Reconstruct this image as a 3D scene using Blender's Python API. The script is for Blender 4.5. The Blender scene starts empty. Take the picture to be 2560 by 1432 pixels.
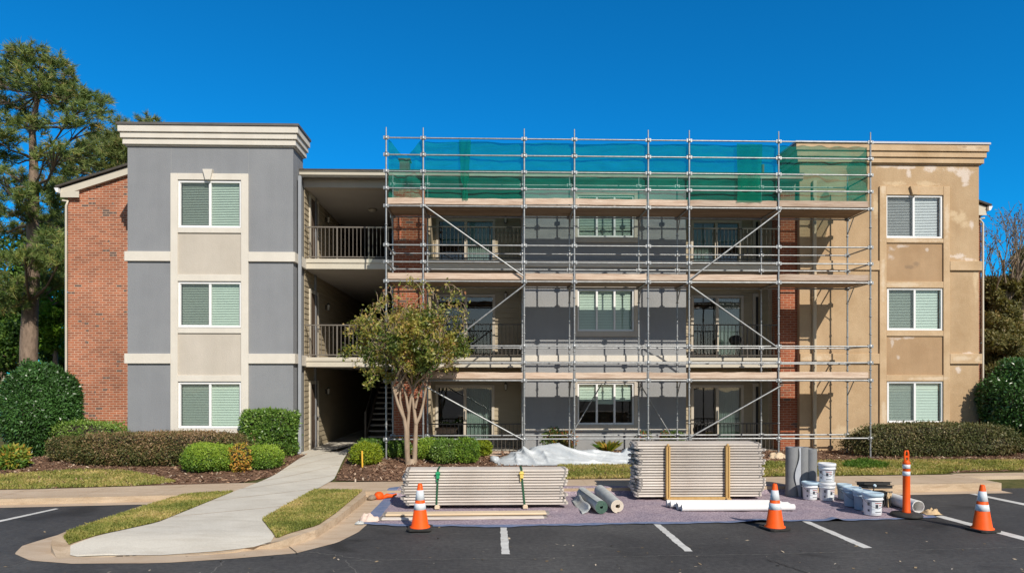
import bpy, bmesh, math, random
import numpy as np
from mathutils import Vector, Matrix, noise

scene = bpy.context.scene
COL = scene.collection
R = math.radians
rng = np.random.default_rng(11)
random.seed(5)

# ------------------------------------------------------------------ camera, sky, sun, exposure
FPX, CX, HY, CAMH, YAW = 1674.0, 1280.0, 950.0, 2.37, R(1.6)
cd = bpy.data.cameras.new('camera'); cam = bpy.data.objects.new('camera', cd); COL.objects.link(cam)
cd.sensor_width = 36; cd.lens = FPX / 2560 * 36; cd.shift_y = (HY - 716) / 2560
cd.clip_start = .05; cd.clip_end = 2000
cam.location = (0, 0, CAMH); cam.rotation_euler = (R(90), 0, -YAW)
scene.camera = cam

SUN_DIR = Vector((-.5, 1, -.86)).normalized()          # the way the light travels
elev = math.asin(-SUN_DIR.z)
azim = math.atan2(-SUN_DIR.x, -SUN_DIR.y)              # bearing of the sun, clockwise from +Y
world = bpy.data.worlds.new('World'); scene.world = world; world.use_nodes = True
nt = world.node_tree; nt.nodes.clear()
sky = nt.nodes.new('ShaderNodeTexSky'); sky.sky_type = 'NISHITA'; sky.sun_disc = False
sky.sun_elevation = elev; sky.sun_rotation = azim
sky.air_density = 1.0; sky.dust_density = .0; sky.ozone_density = 3.0; sky.altitude = 800
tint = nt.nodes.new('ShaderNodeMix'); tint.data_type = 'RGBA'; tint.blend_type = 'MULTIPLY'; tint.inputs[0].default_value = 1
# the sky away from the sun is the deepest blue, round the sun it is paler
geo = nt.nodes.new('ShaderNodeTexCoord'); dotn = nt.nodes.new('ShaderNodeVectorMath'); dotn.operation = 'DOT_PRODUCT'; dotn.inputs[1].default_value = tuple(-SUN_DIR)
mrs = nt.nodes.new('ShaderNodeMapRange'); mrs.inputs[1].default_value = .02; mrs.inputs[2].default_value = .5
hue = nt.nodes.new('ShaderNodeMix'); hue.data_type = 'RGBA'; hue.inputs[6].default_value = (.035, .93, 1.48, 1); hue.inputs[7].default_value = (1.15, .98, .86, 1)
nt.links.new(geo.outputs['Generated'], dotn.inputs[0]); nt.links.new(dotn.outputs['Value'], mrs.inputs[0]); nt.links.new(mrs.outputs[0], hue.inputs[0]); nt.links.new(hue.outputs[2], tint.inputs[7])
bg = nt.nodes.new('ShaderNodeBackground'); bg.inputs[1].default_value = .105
wo = nt.nodes.new('ShaderNodeOutputWorld')
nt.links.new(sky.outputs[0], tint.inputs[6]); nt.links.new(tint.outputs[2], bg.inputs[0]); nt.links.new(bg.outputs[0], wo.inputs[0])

sl = bpy.data.lights.new('sun', 'SUN'); sl.energy = 4.75; sl.angle = R(.5); sl.color = (1, .93, .82)
so = bpy.data.objects.new('sun', sl); COL.objects.link(so)
so.rotation_euler = SUN_DIR.to_track_quat('-Z', 'Y').to_euler(); so.location = (20, -30, 40)

vs = scene.view_settings
scene.display_settings.display_device = 'sRGB'
vs.view_transform = 'Standard'; vs.look = 'None'; vs.exposure = 0; vs.gamma = 1; vs.use_curve_mapping = False
scene.cycles.max_bounces = 8; scene.cycles.transparent_max_bounces = 16
scene.cycles.caustics_reflective = False; scene.cycles.caustics_refractive = False

# ------------------------------------------------------------------ survey helpers: photo measurements -> metres
_c, _s = math.cos(YAW), math.sin(YAW)
def at(px, py, Y):
    u = (px - CX) / FPX; v = (py - HY) / FPX
    t = Y / (_c - u * _s)
    return Vector((t * (u * _c + _s), Y, CAMH - t * v))
def wx(px, Y): return at(px, HY, Y).x
def wz(py, Y, px): return at(px, py, Y).z
def gp(px, py, z=0.0):
    u = (px - CX) / FPX; v = (py - HY) / FPX
    t = (CAMH - z) / v
    return Vector((t * (u * _c + _s), t * (_c - u * _s), z))

# ------------------------------------------------------------------ objects
ORG = {}
def tag(o, label=None, cat=None, group=None, kind=None):
    if label: o['label'] = label
    if cat: o['category'] = cat
    if group: o['group'] = group
    if kind: o['kind'] = kind
    return o
def thing(name, label, cat, loc=(0, 0, 0), group=None, rz=0.0, world_coords=True):
    o = bpy.data.objects.new(name, None); COL.objects.link(o)
    o.empty_display_size = .2
    o.location = loc; o.rotation_euler = (0, 0, rz)
    ORG[o.name] = Vector(loc) if world_coords else Vector((0, 0, 0))
    return tag(o, label, cat, group)
def copy_tree(o, parent=None):
    c = o.copy(); COL.objects.link(c)
    if parent: c.parent = parent
    for ch in list(o.children): copy_tree(ch, c)
    return c

class MB:
    """collects shapes and links them as one mesh object"""
    def __init__(s): s.v = []; s.f = []; s.m = []; s.sm = []; s.np = []
    def add(s, vs, fs, mi=0, smooth=False):
        b = len(s.v); s.v.extend(tuple(p) for p in vs)
        for f in fs: s.f.append([i + b for i in f]); s.m.append(mi); s.sm.append(smooth)
        return s
    def box(s, x0, x1, y0, y1, z0, z1, mi=0):
        if x0 > x1: x0, x1 = x1, x0
        if y0 > y1: y0, y1 = y1, y0
        if z0 > z1: z0, z1 = z1, z0
        return s.add([(x0, y0, z0), (x1, y0, z0), (x1, y1, z0), (x0, y1, z0), (x0, y0, z1), (x1, y0, z1), (x1, y1, z1), (x0, y1, z1)],
                     [(0, 3, 2, 1), (4, 5, 6, 7), (0, 1, 5, 4), (1, 2, 6, 5), (2, 3, 7, 6), (3, 0, 4, 7)], mi)
    def bar(s, p0, p1, w, h, mi=0):
        p0 = Vector(p0); p1 = Vector(p1); d = (p1 - p0).normalized()
        up = Vector((0, 0, 1)) if abs(d.z) < .95 else Vector((0, 1, 0))
        a = d.cross(up).normalized() * w / 2; b = a.cross(d).normalized() * h / 2
        vs = [p + q for p in (p0, p1) for q in (-a - b, a - b, a + b, -a + b)]
        return s.add(vs, [(0, 1, 2, 3), (7, 6, 5, 4), (0, 4, 5, 1), (1, 5, 6, 2), (2, 6, 7, 3), (3, 7, 4, 0)], mi)
    def tube(s, pts, r, n=8, mi=0, cap=True):
        pts = [Vector(p) for p in pts]
        if not hasattr(r, '__len__'): r = [r] * len(pts)
        rings = []; ref = None
        for i, p in enumerate(pts):
            d = (pts[min(i + 1, len(pts) - 1)] - pts[max(i - 1, 0)])
            if d.length < 1e-9: d = Vector((0, 0, 1))
            d.normalize()
            if ref is None: ref = Vector((1, 0, 0)) if abs(d.x) < .8 else Vector((0, 1, 0))
            a = d.cross(ref).normalized(); b = d.cross(a).normalized(); ref = b.cross(d).normalized() if False else ref
            rings.append([p + (a * math.cos(2 * math.pi * k / n) + b * math.sin(2 * math.pi * k / n)) * r[i] for k in range(n)])
        vs = [q for rg in rings for q in rg]; fs = []
        for i in range(len(pts) - 1):
            for k in range(n):
                k2 = (k + 1) % n
                fs.append((i * n + k, i * n + k2, (i + 1) * n + k2, (i + 1) * n + k))
        s.add(vs, fs, mi, True)
        if cap:
            L = len(pts) - 1
            s.add(rings[0], [tuple(range(n - 1, -1, -1))], mi); s.add(rings[L], [tuple(range(n))], mi)
        return s
    def lathe(s, prof, c=(0, 0, 0), n=20, mi=0, smooth=True):
        c = Vector(c); vs = []; fs = []
        for r, z in prof:
            for k in range(n):
                a = 2 * math.pi * k / n; vs.append(c + Vector((r * math.cos(a), r * math.sin(a), z)))
        for i in range(len(prof) - 1):
            for k in range(n):
                k2 = (k + 1) % n; fs.append((i * n + k, i * n + k2, (i + 1) * n + k2, (i + 1) * n + k))
        return s.add(vs, fs, mi, smooth)
    def prism(s, poly, z0, z1, mi=0, top_mi=None):
        """polygon in x,y raised from z0 to z1"""
        n = len(poly); ar = sum(poly[i][0] * poly[(i + 1) % n][1] - poly[(i + 1) % n][0] * poly[i][1] for i in range(n))
        if ar < 0: poly = list(reversed(poly))
        vs = [(p[0], p[1], z0) for p in poly] + [(p[0], p[1], z1) for p in poly]
        s.add(vs, [tuple(range(n - 1, -1, -1))] + [(i, (i + 1) % n, n + (i + 1) % n, n + i) for i in range(n)], mi)
        return s.add(vs[n:], [tuple(range(n))], mi if top_mi is None else top_mi)
    def prism_y(s, poly, y0, y1, mi=0):
        """polygon in x,z pushed from y0 to y1"""
        n = len(poly); ar = sum(poly[i][0] * poly[(i + 1) % n][1] - poly[(i + 1) % n][0] * poly[i][1] for i in range(n))
        if ar < 0: poly = list(reversed(poly))
        vs = [(p[0], y0, p[1]) for p in poly] + [(p[0], y1, p[1]) for p in poly]
        return s.add(vs, [tuple(range(n)), tuple(range(2 * n - 1, n - 1, -1))] + [(i, n + i, n + (i + 1) % n, (i + 1) % n) for i in range(n)], mi)
    def prism_x(s, poly, x0, x1, mi=0):
        """polygon in y,z pushed from x0 to x1"""
        n = len(poly); ar = sum(poly[i][0] * poly[(i + 1) % n][1] - poly[(i + 1) % n][0] * poly[i][1] for i in range(n))
        if ar < 0: poly = list(reversed(poly))
        vs = [(x0, p[0], p[1]) for p in poly] + [(x1, p[0], p[1]) for p in poly]
        return s.add(vs, [tuple(range(n - 1, -1, -1)), tuple(range(n, 2 * n))] + [(i, (i + 1) % n, n + (i + 1) % n, n + i) for i in range(n)], mi)
    def wall_grid(s, x0, x1, z0, z1, y0, y1, holes, mi=0):
        """wall in the x-z plane, front y0, back y1, with rectangular openings"""
        xs = sorted({x0, x1, *[h[0] for h in holes], *[h[1] for h in holes]}); zs = sorted({z0, z1, *[h[2] for h in holes], *[h[3] for h in holes]})
        def hole(a, b): return any(h[0] < a < h[1] and h[2] < b < h[3] for h in holes)
        for a, b in zip(xs, xs[1:]):
            for c, d in zip(zs, zs[1:]):
                if not hole((a + b) / 2, (c + d) / 2):
                    s.add([(a, y0, c), (b, y0, c), (b, y0, d), (a, y0, d)], [(0, 1, 2, 3)], mi)
                    s.add([(a, y1, c), (b, y1, c), (b, y1, d), (a, y1, d)], [(3, 2, 1, 0)], mi)
        for a, b, c, d in holes:
            s.add([(a, y0, c), (b, y0, c), (b, y1, c), (a, y1, c)], [(0, 1, 2, 3)], mi)
            s.add([(a, y0, d), (b, y0, d), (b, y1, d), (a, y1, d)], [(3, 2, 1, 0)], mi)
            s.add([(a, y0, c), (a, y1, c), (a, y1, d), (a, y0, d)], [(0, 1, 2, 3)], mi)
            s.add([(b, y0, c), (b, y1, c), (b, y1, d), (b, y0, d)], [(3, 2, 1, 0)], mi)
        for (a, sgn) in ((x0, 1), (x1, -1)):
            f = [(a, y0, z0), (a, y0, z1), (a, y1, z1), (a, y1, z0)]
            s.add(f, [(0, 1, 2, 3) if sgn > 0 else (3, 2, 1, 0)], mi)
        s.add([(x0, y0, z1), (x1, y0, z1), (x1, y1, z1), (x0, y1, z1)], [(0, 1, 2, 3)], mi)
        return s
    def bounds(s):
        a = np.array(s.v); return a.min(0), a.max(0)
    def build(s, name, mat, parent=None, label=None, bevel=0, bseg=1):
        me = bpy.data.meshes.new(name)
        off = Vector((0, 0, 0)); loc = None
        if parent is not None: off = ORG[parent.name]
        else:
            lo, hi = s.bounds(); off = Vector(((lo[0] + hi[0]) / 2, (lo[1] + hi[1]) / 2, lo[2])); loc = off
        me.from_pydata([(p[0] - off.x, p[1] - off.y, p[2] - off.z) for p in s.v], [], s.f)
        for m in (mat if isinstance(mat, (list, tuple)) else [mat]): me.materials.append(m)
        me.polygons.foreach_set('material_index', s.m); me.polygons.foreach_set('use_smooth', s.sm)
        me.update()
        o = bpy.data.objects.new(name, me); COL.objects.link(o)
        if parent is not None: o.parent = parent
        else: o.location = loc
        ORG[o.name] = off
        if bevel:
            md = o.modifiers.new('edge', 'BEVEL'); md.width = bevel; md.segments = bseg; md.limit_method = 'ANGLE'; md.angle_limit = R(40)
        if label: o['label'] = label
        return o

def quads_object(name, V, mat, parent=None, tint=None, off=None, nside=4):
    """V: (n,4,3) array of separate quads"""
    n = len(V); me = bpy.data.meshes.new(name)
    loc = None
    if parent is not None: o3 = np.array(ORG[parent.name])
    else:
        lo = V.reshape(-1, 3).min(0); hi = V.reshape(-1, 3).max(0); o3 = np.array([(lo[0] + hi[0]) / 2, (lo[1] + hi[1]) / 2, lo[2]]); loc = o3
    vv = (V.reshape(-1, 3) - o3).astype(np.float32)
    me.vertices.add(n * nside); me.vertices.foreach_set('co', vv.ravel())
    me.loops.add(n * nside); me.loops.foreach_set('vertex_index', np.arange(n * nside, dtype=np.int32))
    me.polygons.add(n); me.polygons.foreach_set('loop_start', np.arange(0, n * nside, nside, dtype=np.int32))
    me.polygons.foreach_set('loop_total', np.full(n, nside, dtype=np.int32))
    at_ = me.attributes.new('tint', 'FLOAT', 'FACE')
    at_.data.foreach_set('value', (tint if tint is not None else rng.random(n)).astype(np.float32))
    me.materials.append(mat); me.update(); me.validate()
    o = bpy.data.objects.new(name, me); COL.objects.link(o)
    if parent is not None: o.parent = parent
    else: o.location = loc
    ORG[o.name] = Vector(o3)
    return o

# ------------------------------------------------------------------ materials
def new_mat(name):
    m = bpy.data.materials.new(name); m.use_nodes = True; t = m.node_tree; t.nodes.clear()
    out = t.nodes.new('ShaderNodeOutputMaterial'); return m, t, out
def N(t, typ, **kw):
    n = t.nodes.new(typ)
    for k, v in kw.items(): setattr(n, k, v)
    return n
def ramp(t, fac, stops):
    r = N(t, 'ShaderNodeValToRGB'); e = r.color_ramp.elements
    while len(e) < len(stops): e.new(.5)
    for i, (p, c) in enumerate(stops): e[i].position = p; e[i].color = (*c, 1)
    t.links.new(fac, r.inputs[0]); return r.outputs[0]
def mixc(t, fac, a, b, mode='MIX'):
    n = N(t, 'ShaderNodeMix', data_type='RGBA', blend_type=mode)
    for sock, v in ((n.inputs[0], fac), (n.inputs[6], a), (n.inputs[7], b)):
        if hasattr(v, 'is_linked'): t.links.new(v, sock)
        elif isinstance(v, (int, float)): sock.default_value = v
        else: sock.default_value = (*v, 1)
    return n.outputs[2]
def coords(t, scale=(1, 1, 1), kind='Object'):
    tc = N(t, 'ShaderNodeTexCoord'); mp = N(t, 'ShaderNodeMapping'); mp.inputs[3].default_value = scale
    t.links.new(tc.outputs[kind], mp.inputs[0]); return mp.outputs[0]
def noise_f(t, vec, scale, detail=4, rough=.55, dist=0):
    n = N(t, 'ShaderNodeTexNoise'); n.inputs['Scale'].default_value = scale; n.inputs['Detail'].default_value = detail
    n.inputs['Roughness'].default_value = rough; n.inputs['Distortion'].default_value = dist
    t.links.new(vec, n.inputs['Vector']); return n.outputs['Fac']
def bump(t, h, strength, dist=.01):
    b = N(t, 'ShaderNodeBump'); b.inputs['Strength'].default_value = strength; b.inputs['Distance'].default_value = dist
    t.links.new(h, b.inputs['Height']); return b.outputs[0]
def principled(t, out, col, rough=.7, metal=0.0, normal=None, spec=.4):
    p = N(t, 'ShaderNodeBsdfPrincipled')
    if hasattr(col, 'is_linked'): t.links.new(col, p.inputs['Base Color'])
    else: p.inputs['Base Color'].default_value = (*col, 1)
    if hasattr(rough, 'is_linked'): t.links.new(rough, p.inputs['Roughness'])
    else: p.inputs['Roughness'].default_value = rough
    p.inputs['Metallic'].default_value = metal; p.inputs['Specular IOR Level'].default_value = spec
    if normal is not None: t.links.new(normal, p.inputs['Normal'])
    t.links.new(p.outputs[0], out.inputs[0]); return p
def mat2(name, c1, c2, scale=3.0, rough=.75, bs=.3, bscale=60, metal=0.0, stretch=(1, 1, 1), fine=.25, per_obj=0.0, spec=.3, streak=0.0):
    """two-tone weathered surface with a fine grain and a bump"""
    m, t, out = new_mat(name); v = coords(t, stretch)
    a = noise_f(t, v, scale, 5, .6); b = noise_f(t, v, bscale, 3, .6)
    mm = N(t, 'ShaderNodeMath', operation='MULTIPLY_ADD'); mm.inputs[1].default_value = fine; t.links.new(b, mm.inputs[0])
    m2 = N(t, 'ShaderNodeMath', operation='MULTIPLY'); m2.inputs[1].default_value = 1 - fine; t.links.new(a, m2.inputs[0]); t.links.new(m2.outputs[0], mm.inputs[2])
    col = ramp(t, mm.outputs[0], [(.32, c1), (.68, c2)])
    if streak:                                     # faint run-down weathering
        sn = noise_f(t, coords(t, (2.2, 2.2, .3)), 1.3, 5, .6); col = mixc(t, 1.0, col, ramp(t, sn, [(.35, (1 - streak,) * 3), (.6, (1, 1, 1))]), 'MULTIPLY')
    if per_obj:
        oi = N(t, 'ShaderNodeObjectInfo'); hs = N(t, 'ShaderNodeHueSaturation'); mr = N(t, 'ShaderNodeMapRange')
        mr.inputs[3].default_value = 1 - per_obj; mr.inputs[4].default_value = 1 + per_obj
        t.links.new(oi.outputs['Random'], mr.inputs[0]); t.links.new(mr.outputs[0], hs.inputs['Value']); t.links.new(col, hs.inputs['Color']); col = hs.outputs[0]
    principled(t, out, col, rough, metal, bump(t, b, bs, .01) if bs else None, spec); return m

M = {}
M['grey'] = mat2('grey_stucco', (.232, .241, .257), (.276, .284, .299), 1.0, .9, .8, 38, fine=.35, streak=.05)
M['greybay'] = mat2('grey_stucco_bay', (.275, .28, .285), (.33, .335, .34), 1.0, .9, .8, 38, fine=.35, streak=.06)
M['cream'] = mat2('cream_stucco', (.645, .60, .525), (.73, .685, .61), 1.4, .85, .4, 50, streak=.04)
M['panel'] = mat2('beige_stucco', (.50, .45, .38), (.575, .52, .45), 1.2, .9, .5, 45, streak=.05)
M['siding'] = mat2('beige_siding', (.36, .30, .205), (.42, .35, .245), 3, .7, .1, 40, stretch=(.4, .4, 3))
M['soffit'] = mat2('soffit_paint', (.40, .36, .30), (.46, .41, .35), 2, .8, .05, 30)
M['ceil'] = mat2('ceiling_paint', (.42, .39, .35), (.47, .44, .40), 1.5, .85, .1, 30)
M['gutter'] = mat2('gutter_paint', (.56, .51, .42), (.62, .57, .47), 2, .45, .02, 30)
M['roof'] = mat2('asphalt_shingles', (.045, .04, .036), (.10, .088, .075), 9, .95, .6, 60, fine=.5)
M['flash'] = mat2('roof_edge_metal', (.10, .095, .09), (.15, .14, .13), 2, .5, .05, 30)
M['pale_flash'] = mat2('pale_edge_metal', (.46, .46, .50), (.58, .57, .60), 3, .4, .1, 30, stretch=(.3, 1, 1))
M['white'] = mat2('white_vinyl', (.80, .80, .80), (.85, .85, .85), 2, .4, 0, 30)
M['tanframe'] = mat2('door_frame_paint', (.50, .44, .36), (.56, .50, .41), 2, .5, 0, 30)
M['blind'] = mat2('blind_slats', (.76, .79, .76), (.82, .85, .82), 2, .6, 0, 30)
M['blind_pale'] = mat2('pale_blind_slats', (.84, .86, .87), (.88, .90, .91), 2, .6, 0, 30)
M['curtain'] = mat2('curtain', (.40, .46, .44), (.50, .55, .52), 2, .9, .1, 30, stretch=(8, 8, .3))
M['dark'] = mat2('dark_room', (.045, .042, .04), (.06, .055, .05), 2, .9, 0, 30)  # near-black, gloom of the rooms and passage put into the colour
M['railing'] = mat2('railing_paint', (.085, .075, .062), (.11, .095, .08), 5, .45, .05, 50)
M['railing_sun_tone'] = mat2('railing_paint_sunlit', (.16, .14, .118), (.20, .175, .15), 5, .45, .05, 50)  # lighter copy of the railing paint, sunlight put into its colour
M['door'] = mat2('door_paint', (.10, .07, .05), (.14, .10, .075), 4, .5, .05, 40, stretch=(3, 3, .5))
M['downspout'] = mat2('grey_downspout', (.30, .32, .35), (.35, .37, .40), 3, .45, .03, 40)
M['tanspout'] = mat2('tan_downspout', (.50, .40, .27), (.58, .47, .33), 3, .5, .05, 40)
M['steel'] = mat2('galvanised_steel', (.25, .26, .265), (.44, .45, .455), 9, .45, .12, 80, metal=.5, spec=.5)
M['timber'] = mat2('scaffold_timber', (.40, .27, .19), (.68, .55, .44), 4.5, .85, .4, 30, stretch=(.35, 3, 5), per_obj=.16)
M['deck'] = mat2('deck_timber', (.24, .165, .11), (.40, .31, .23), 3, .9, .4, 30, stretch=(.3, 3, 4), per_obj=.2)
M['plank'] = mat2('weathered_plank', (.44, .38, .325), (.73, .665, .595), 3.6, .85, .4, 30, stretch=(.35, 4, 8), per_obj=.2)
M['plank_fresh'] = mat2('fresh_plank', (.60, .45, .29), (.72, .58, .41), 3, .8, .3, 30, stretch=(.3, 4, 4), per_obj=.05)
M['frame_timber'] = mat2('ochre_timber', (.48, .29, .10), (.60, .40, .17), 4, .8, .3, 30, stretch=(5, 5, .4))
M['hoop'] = mat2('hoop_iron', (.20, .18, .165), (.42, .39, .36), 12, .7, .2, 60, metal=.2)
M['black'] = mat2('black_plastic', (.018, .018, .018), (.035, .034, .033), 8, .55, .1, 60)
M['rubber'] = mat2('cone_rubber', (.025, .025, .024), (.05, .048, .045), 8, .8, .2, 60)
M['orange'] = mat2('orange_plastic', (.84, .088, .004), (.90, .115, .008), 5, .55, .02, 40)
M['reflect'] = mat2('reflective_sheeting', (.62, .66, .70), (.74, .77, .80), 14, .45, .05, 90)
M['pipe'] = mat2('white_pipe', (.78, .77, .75), (.84, .83, .81), 3, .4, 0, 30)
M['bucket'] = mat2('white_bucket', (.72, .74, .76), (.80, .81, .82), 6, .4, .03, 30)
M['lidblue'] = mat2('pale_blue_lid', (.42, .56, .66), (.50, .63, .72), 6, .45, .03, 30)
M['bluegrey'] = mat2('blue_grey_bucket', (.32, .42, .53), (.40, .50, .60), 6, .45, .03, 30)
M['label'] = mat2('bucket_label', (.70, .74, .78), (.76, .79, .82), 6, .5, 0, 30)
M['red'] = mat2('red_print', (.28, .05, .04), (.38, .08, .06), 9, .5, 0, 30)
M['ink'] = mat2('black_print', (.03, .035, .05), (.09, .10, .12), 25, .5, 0, 30)
M['wire'] = mat2('wire_handle', (.10, .10, .10), (.2, .2, .2), 9, .4, 0, 30, metal=.6)
M['greyroll'] = mat2('grey_membrane', (.20, .205, .21), (.25, .255, .26), 6, .7, .2, 90, per_obj=.06)
M['greyroll_in'] = mat2('membrane_back', (.36, .38, .42), (.46, .48, .52), 5, .6, .1, 40)
M['sheet'] = mat2('white_poly_sheet', (.40, .43, .455), (.58, .605, .62), 2.6, .33, .10, 14, spec=.5)
M['carpet_green'] = mat2('green_carpet_pile', (.045, .10, .075), (.10, .17, .13), 30, .95, .6, 90)
M['carpet_back'] = mat2('pale_carpet_back', (.40, .42, .41), (.56, .57, .55), 7, .9, .4, 70)
M['carpet_cream'] = mat2('cream_carpet_pile', (.62, .53, .43), (.74, .66, .55), 20, .95, .5, 90)
M['strap'] = mat2('green_strap', (.015, .07, .035), (.03, .11, .055), 20, .7, .1, 80)
M['ratchet'] = mat2('green_ratchet', (.015, .26, .10), (.03, .33, .14), 9, .45, 0, 30)
M['yellow'] = mat2('yellow_ratchet', (.72, .52, .10), (.80, .60, .16), 9, .5, 0, 30)
M['rag'] = mat2('canvas_rag', (.48, .34, .19), (.64, .47, .28), 14, .95, .4, 60)
M['pink_rag'] = mat2('pale_rag', (.60, .45, .37), (.74, .60, .52), 10, .95, .4, 60)
M['stake'] = mat2('marker_stake', (.78, .42, .04), (.86, .52, .07), 9, .6, 0, 30)
M['bark_pine'] = mat2('pine_bark', (.13, .092, .068), (.30, .22, .165), 10, .95, 1.0, 22, stretch=(1, 1, .35))
M['bark_myrtle'] = mat2('smooth_bark', (.24, .175, .12), (.43, .33, .24), 5, .8, .2, 30, stretch=(1, 1, .4))
M['twig'] = mat2('dry_twig', (.20, .15, .11), (.34, .27, .20), 8, .9, .2, 30)
M['patch'] = mat2('skim_plaster', (.62, .55, .47), (.80, .74, .68), 7, .9, .5, 40)
M['ochre_patch'] = mat2('yellow_render', (.68, .52, .32), (.76, .60, .40), 7, .9, .4, 40)
M['tan'] = mat2('tan_stucco', (.43, .288, .162), (.56, .405, .25), .9, .92, .7, 38, fine=.28, streak=.07)
M['tantrim'] = mat2('tan_trim_stucco', (.47, .32, .18), (.64, .47, .30), 1.6, .9, .6, 38, streak=.07)
M['tanpanel'] = mat2('brown_stucco', (.375, .24, .132), (.49, .33, .195), 1.0, .92, .7, 38, streak=.08)
M['lamp'] = mat2('lamp_metal', (.05, .045, .04), (.08, .07, .06), 9, .5, 0, 30)
M['frosted'] = mat2('lamp_glass', (.5, .47, .4), (.6, .56, .48), 9, .3, 0, 30)
M['terracotta'] = mat2('terracotta', (.38, .15, .08), (.48, .21, .12), 9, .85, .2, 40)
M['flower'] = mat2('red_petals', (.5, .02, .02), (.62, .05, .04), 9, .6, 0, 30)
M['leaf_sheet'] = mat2('stone', (.3, .28, .25), (.4, .37, .33), 9, .9, .3, 30)

def brick_mat(name, cA, cB, mortar):
    m, t, out = new_mat(name); tc = N(t, 'ShaderNodeTexCoord')
    sp = N(t, 'ShaderNodeSeparateXYZ'); t.links.new(tc.outputs['Object'], sp.inputs[0])
    ad = N(t, 'ShaderNodeMath', operation='ADD'); t.links.new(sp.outputs[0], ad.inputs[0]); t.links.new(sp.outputs[1], ad.inputs[1])
    cb = N(t, 'ShaderNodeCombineXYZ'); t.links.new(ad.outputs[0], cb.inputs[0]); t.links.new(sp.outputs[2], cb.inputs[1])
    b = N(t, 'ShaderNodeTexBrick'); b.inputs['Scale'].default_value = 1
    b.inputs['Brick Width'].default_value = .215; b.inputs['Row Height'].default_value = .0735; b.inputs['Mortar Size'].default_value = .0085
    b.inputs['Mortar Smooth'].default_value = .2; b.inputs['Bias'].default_value = -.25
    b.inputs['Color1'].default_value = (*cA, 1); b.inputs['Color2'].default_value = (*cB, 1); b.inputs['Mortar'].default_value = (*mortar, 1)
    t.links.new(cb.outputs[0], b.inputs['Vector'])
    n1 = noise_f(t, tc.outputs['Object'], .9, 5, .6); n2 = noise_f(t, tc.outputs['Object'], 35, 3, .6)
    c = mixc(t, .75, b.outputs['Color'], ramp(t, n1, [(.3, (.66, .62, .60)), (.7, (1.22, 1.18, 1.15))]), 'MULTIPLY')
    # a scatter of over-fired dark bricks in loose clusters
    v = N(t, 'ShaderNodeTexWhiteNoise', noise_dimensions='2D')
    fl = N(t, 'ShaderNodeVectorMath', operation='DIVIDE'); fl.inputs[1].default_value = (.215, .0735, 1); t.links.new(cb.outputs[0], fl.inputs[0])
    f2 = N(t, 'ShaderNodeVectorMath', operation='FLOOR'); t.links.new(fl.outputs[0], f2.inputs[0]); t.links.new(f2.outputs[0], v.inputs['Vector'])
    n3 = noise_f(t, tc.outputs['Object'], 1.6, 2, .5)
    mu = N(t, 'ShaderNodeMath', operation='MULTIPLY'); t.links.new(v.outputs['Value'], mu.inputs[0]); t.links.new(n3, mu.inputs[1])
    gt = N(t, 'ShaderNodeMath', operation='GREATER_THAN'); gt.inputs[1].default_value = .55; t.links.new(mu.outputs[0], gt.inputs[0])
    im = N(t, 'ShaderNodeMath', operation='SUBTRACT'); im.inputs[0].default_value = 1; t.links.new(b.outputs['Fac'], im.inputs[1])
    ml = N(t, 'ShaderNodeMath', operation='MULTIPLY'); t.links.new(gt.outputs[0], ml.inputs[0]); t.links.new(im.outputs[0], ml.inputs[1])
    c = mixc(t, ml.outputs[0], c, (.14, .09, .075))
    h = N(t, 'ShaderNodeMath', operation='SUBTRACT'); t.links.new(n2, h.inputs[0]); t.links.new(b.outputs['Fac'], h.inputs[1])
    principled(t, out, c, .9, 0, bump(t, h.outputs[0], .5, .008), .2); return m
M['brick'] = brick_mat('red_brick', (.44, .158, .084), (.24, .092, .058), (.58, .44, .33))
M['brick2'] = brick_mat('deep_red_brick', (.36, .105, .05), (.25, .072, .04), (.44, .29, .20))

def glass_mat(name, tintc, refl=.12):
    m, t, out = new_mat(name)
    tr = N(t, 'ShaderNodeBsdfTransparent'); tr.inputs[0].default_value = (*tintc, 1)
    gl = N(t, 'ShaderNodeBsdfGlossy'); gl.inputs['Roughness'].default_value = .02
    nz = noise_f(t, coords(t), 1.2, 2, .5); t.links.new(bump(t, nz, .05, .05), gl.inputs['Normal'])
    lw = N(t, 'ShaderNodeLayerWeight'); lw.inputs[0].default_value = .5; pw = N(t, 'ShaderNodeMath', operation='POWER'); pw.inputs[1].default_value = 4; t.links.new(lw.outputs['Facing'], pw.inputs[0])
    ma = N(t, 'ShaderNodeMath', operation='MULTIPLY_ADD'); ma.inputs[1].default_value = .6; ma.inputs[2].default_value = refl; t.links.new(pw.outputs[0], ma.inputs[0])
    mx = N(t, 'ShaderNodeMixShader'); t.links.new(ma.outputs[0], mx.inputs[0]); t.links.new(tr.outputs[0], mx.inputs[1]); t.links.new(gl.outputs[0], mx.inputs[2])
    t.links.new(mx.outputs[0], out.inputs[0]); return m
M['glass'] = glass_mat('window_glass', (.80, .895, .835), .07)
M['glass_clear'] = glass_mat('clear_window_glass', (.89, .93, .93), .06)
M['doorglass'] = glass_mat('door_glass', (.70, .78, .75), .12)
def screen_mat():
    m, t, out = new_mat('insect_screen'); tr = N(t, 'ShaderNodeBsdfTransparent'); df = N(t, 'ShaderNodeBsdfDiffuse'); df.inputs[0].default_value = (.09, .10, .10, 1)
    mx = N(t, 'ShaderNodeMixShader'); mx.inputs[0].default_value = .34
    t.links.new(tr.outputs[0], mx.inputs[1]); t.links.new(df.outputs[0], mx.inputs[2]); t.links.new(mx.outputs[0], out.inputs[0]); return m
M['screen'] = screen_mat()
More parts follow.
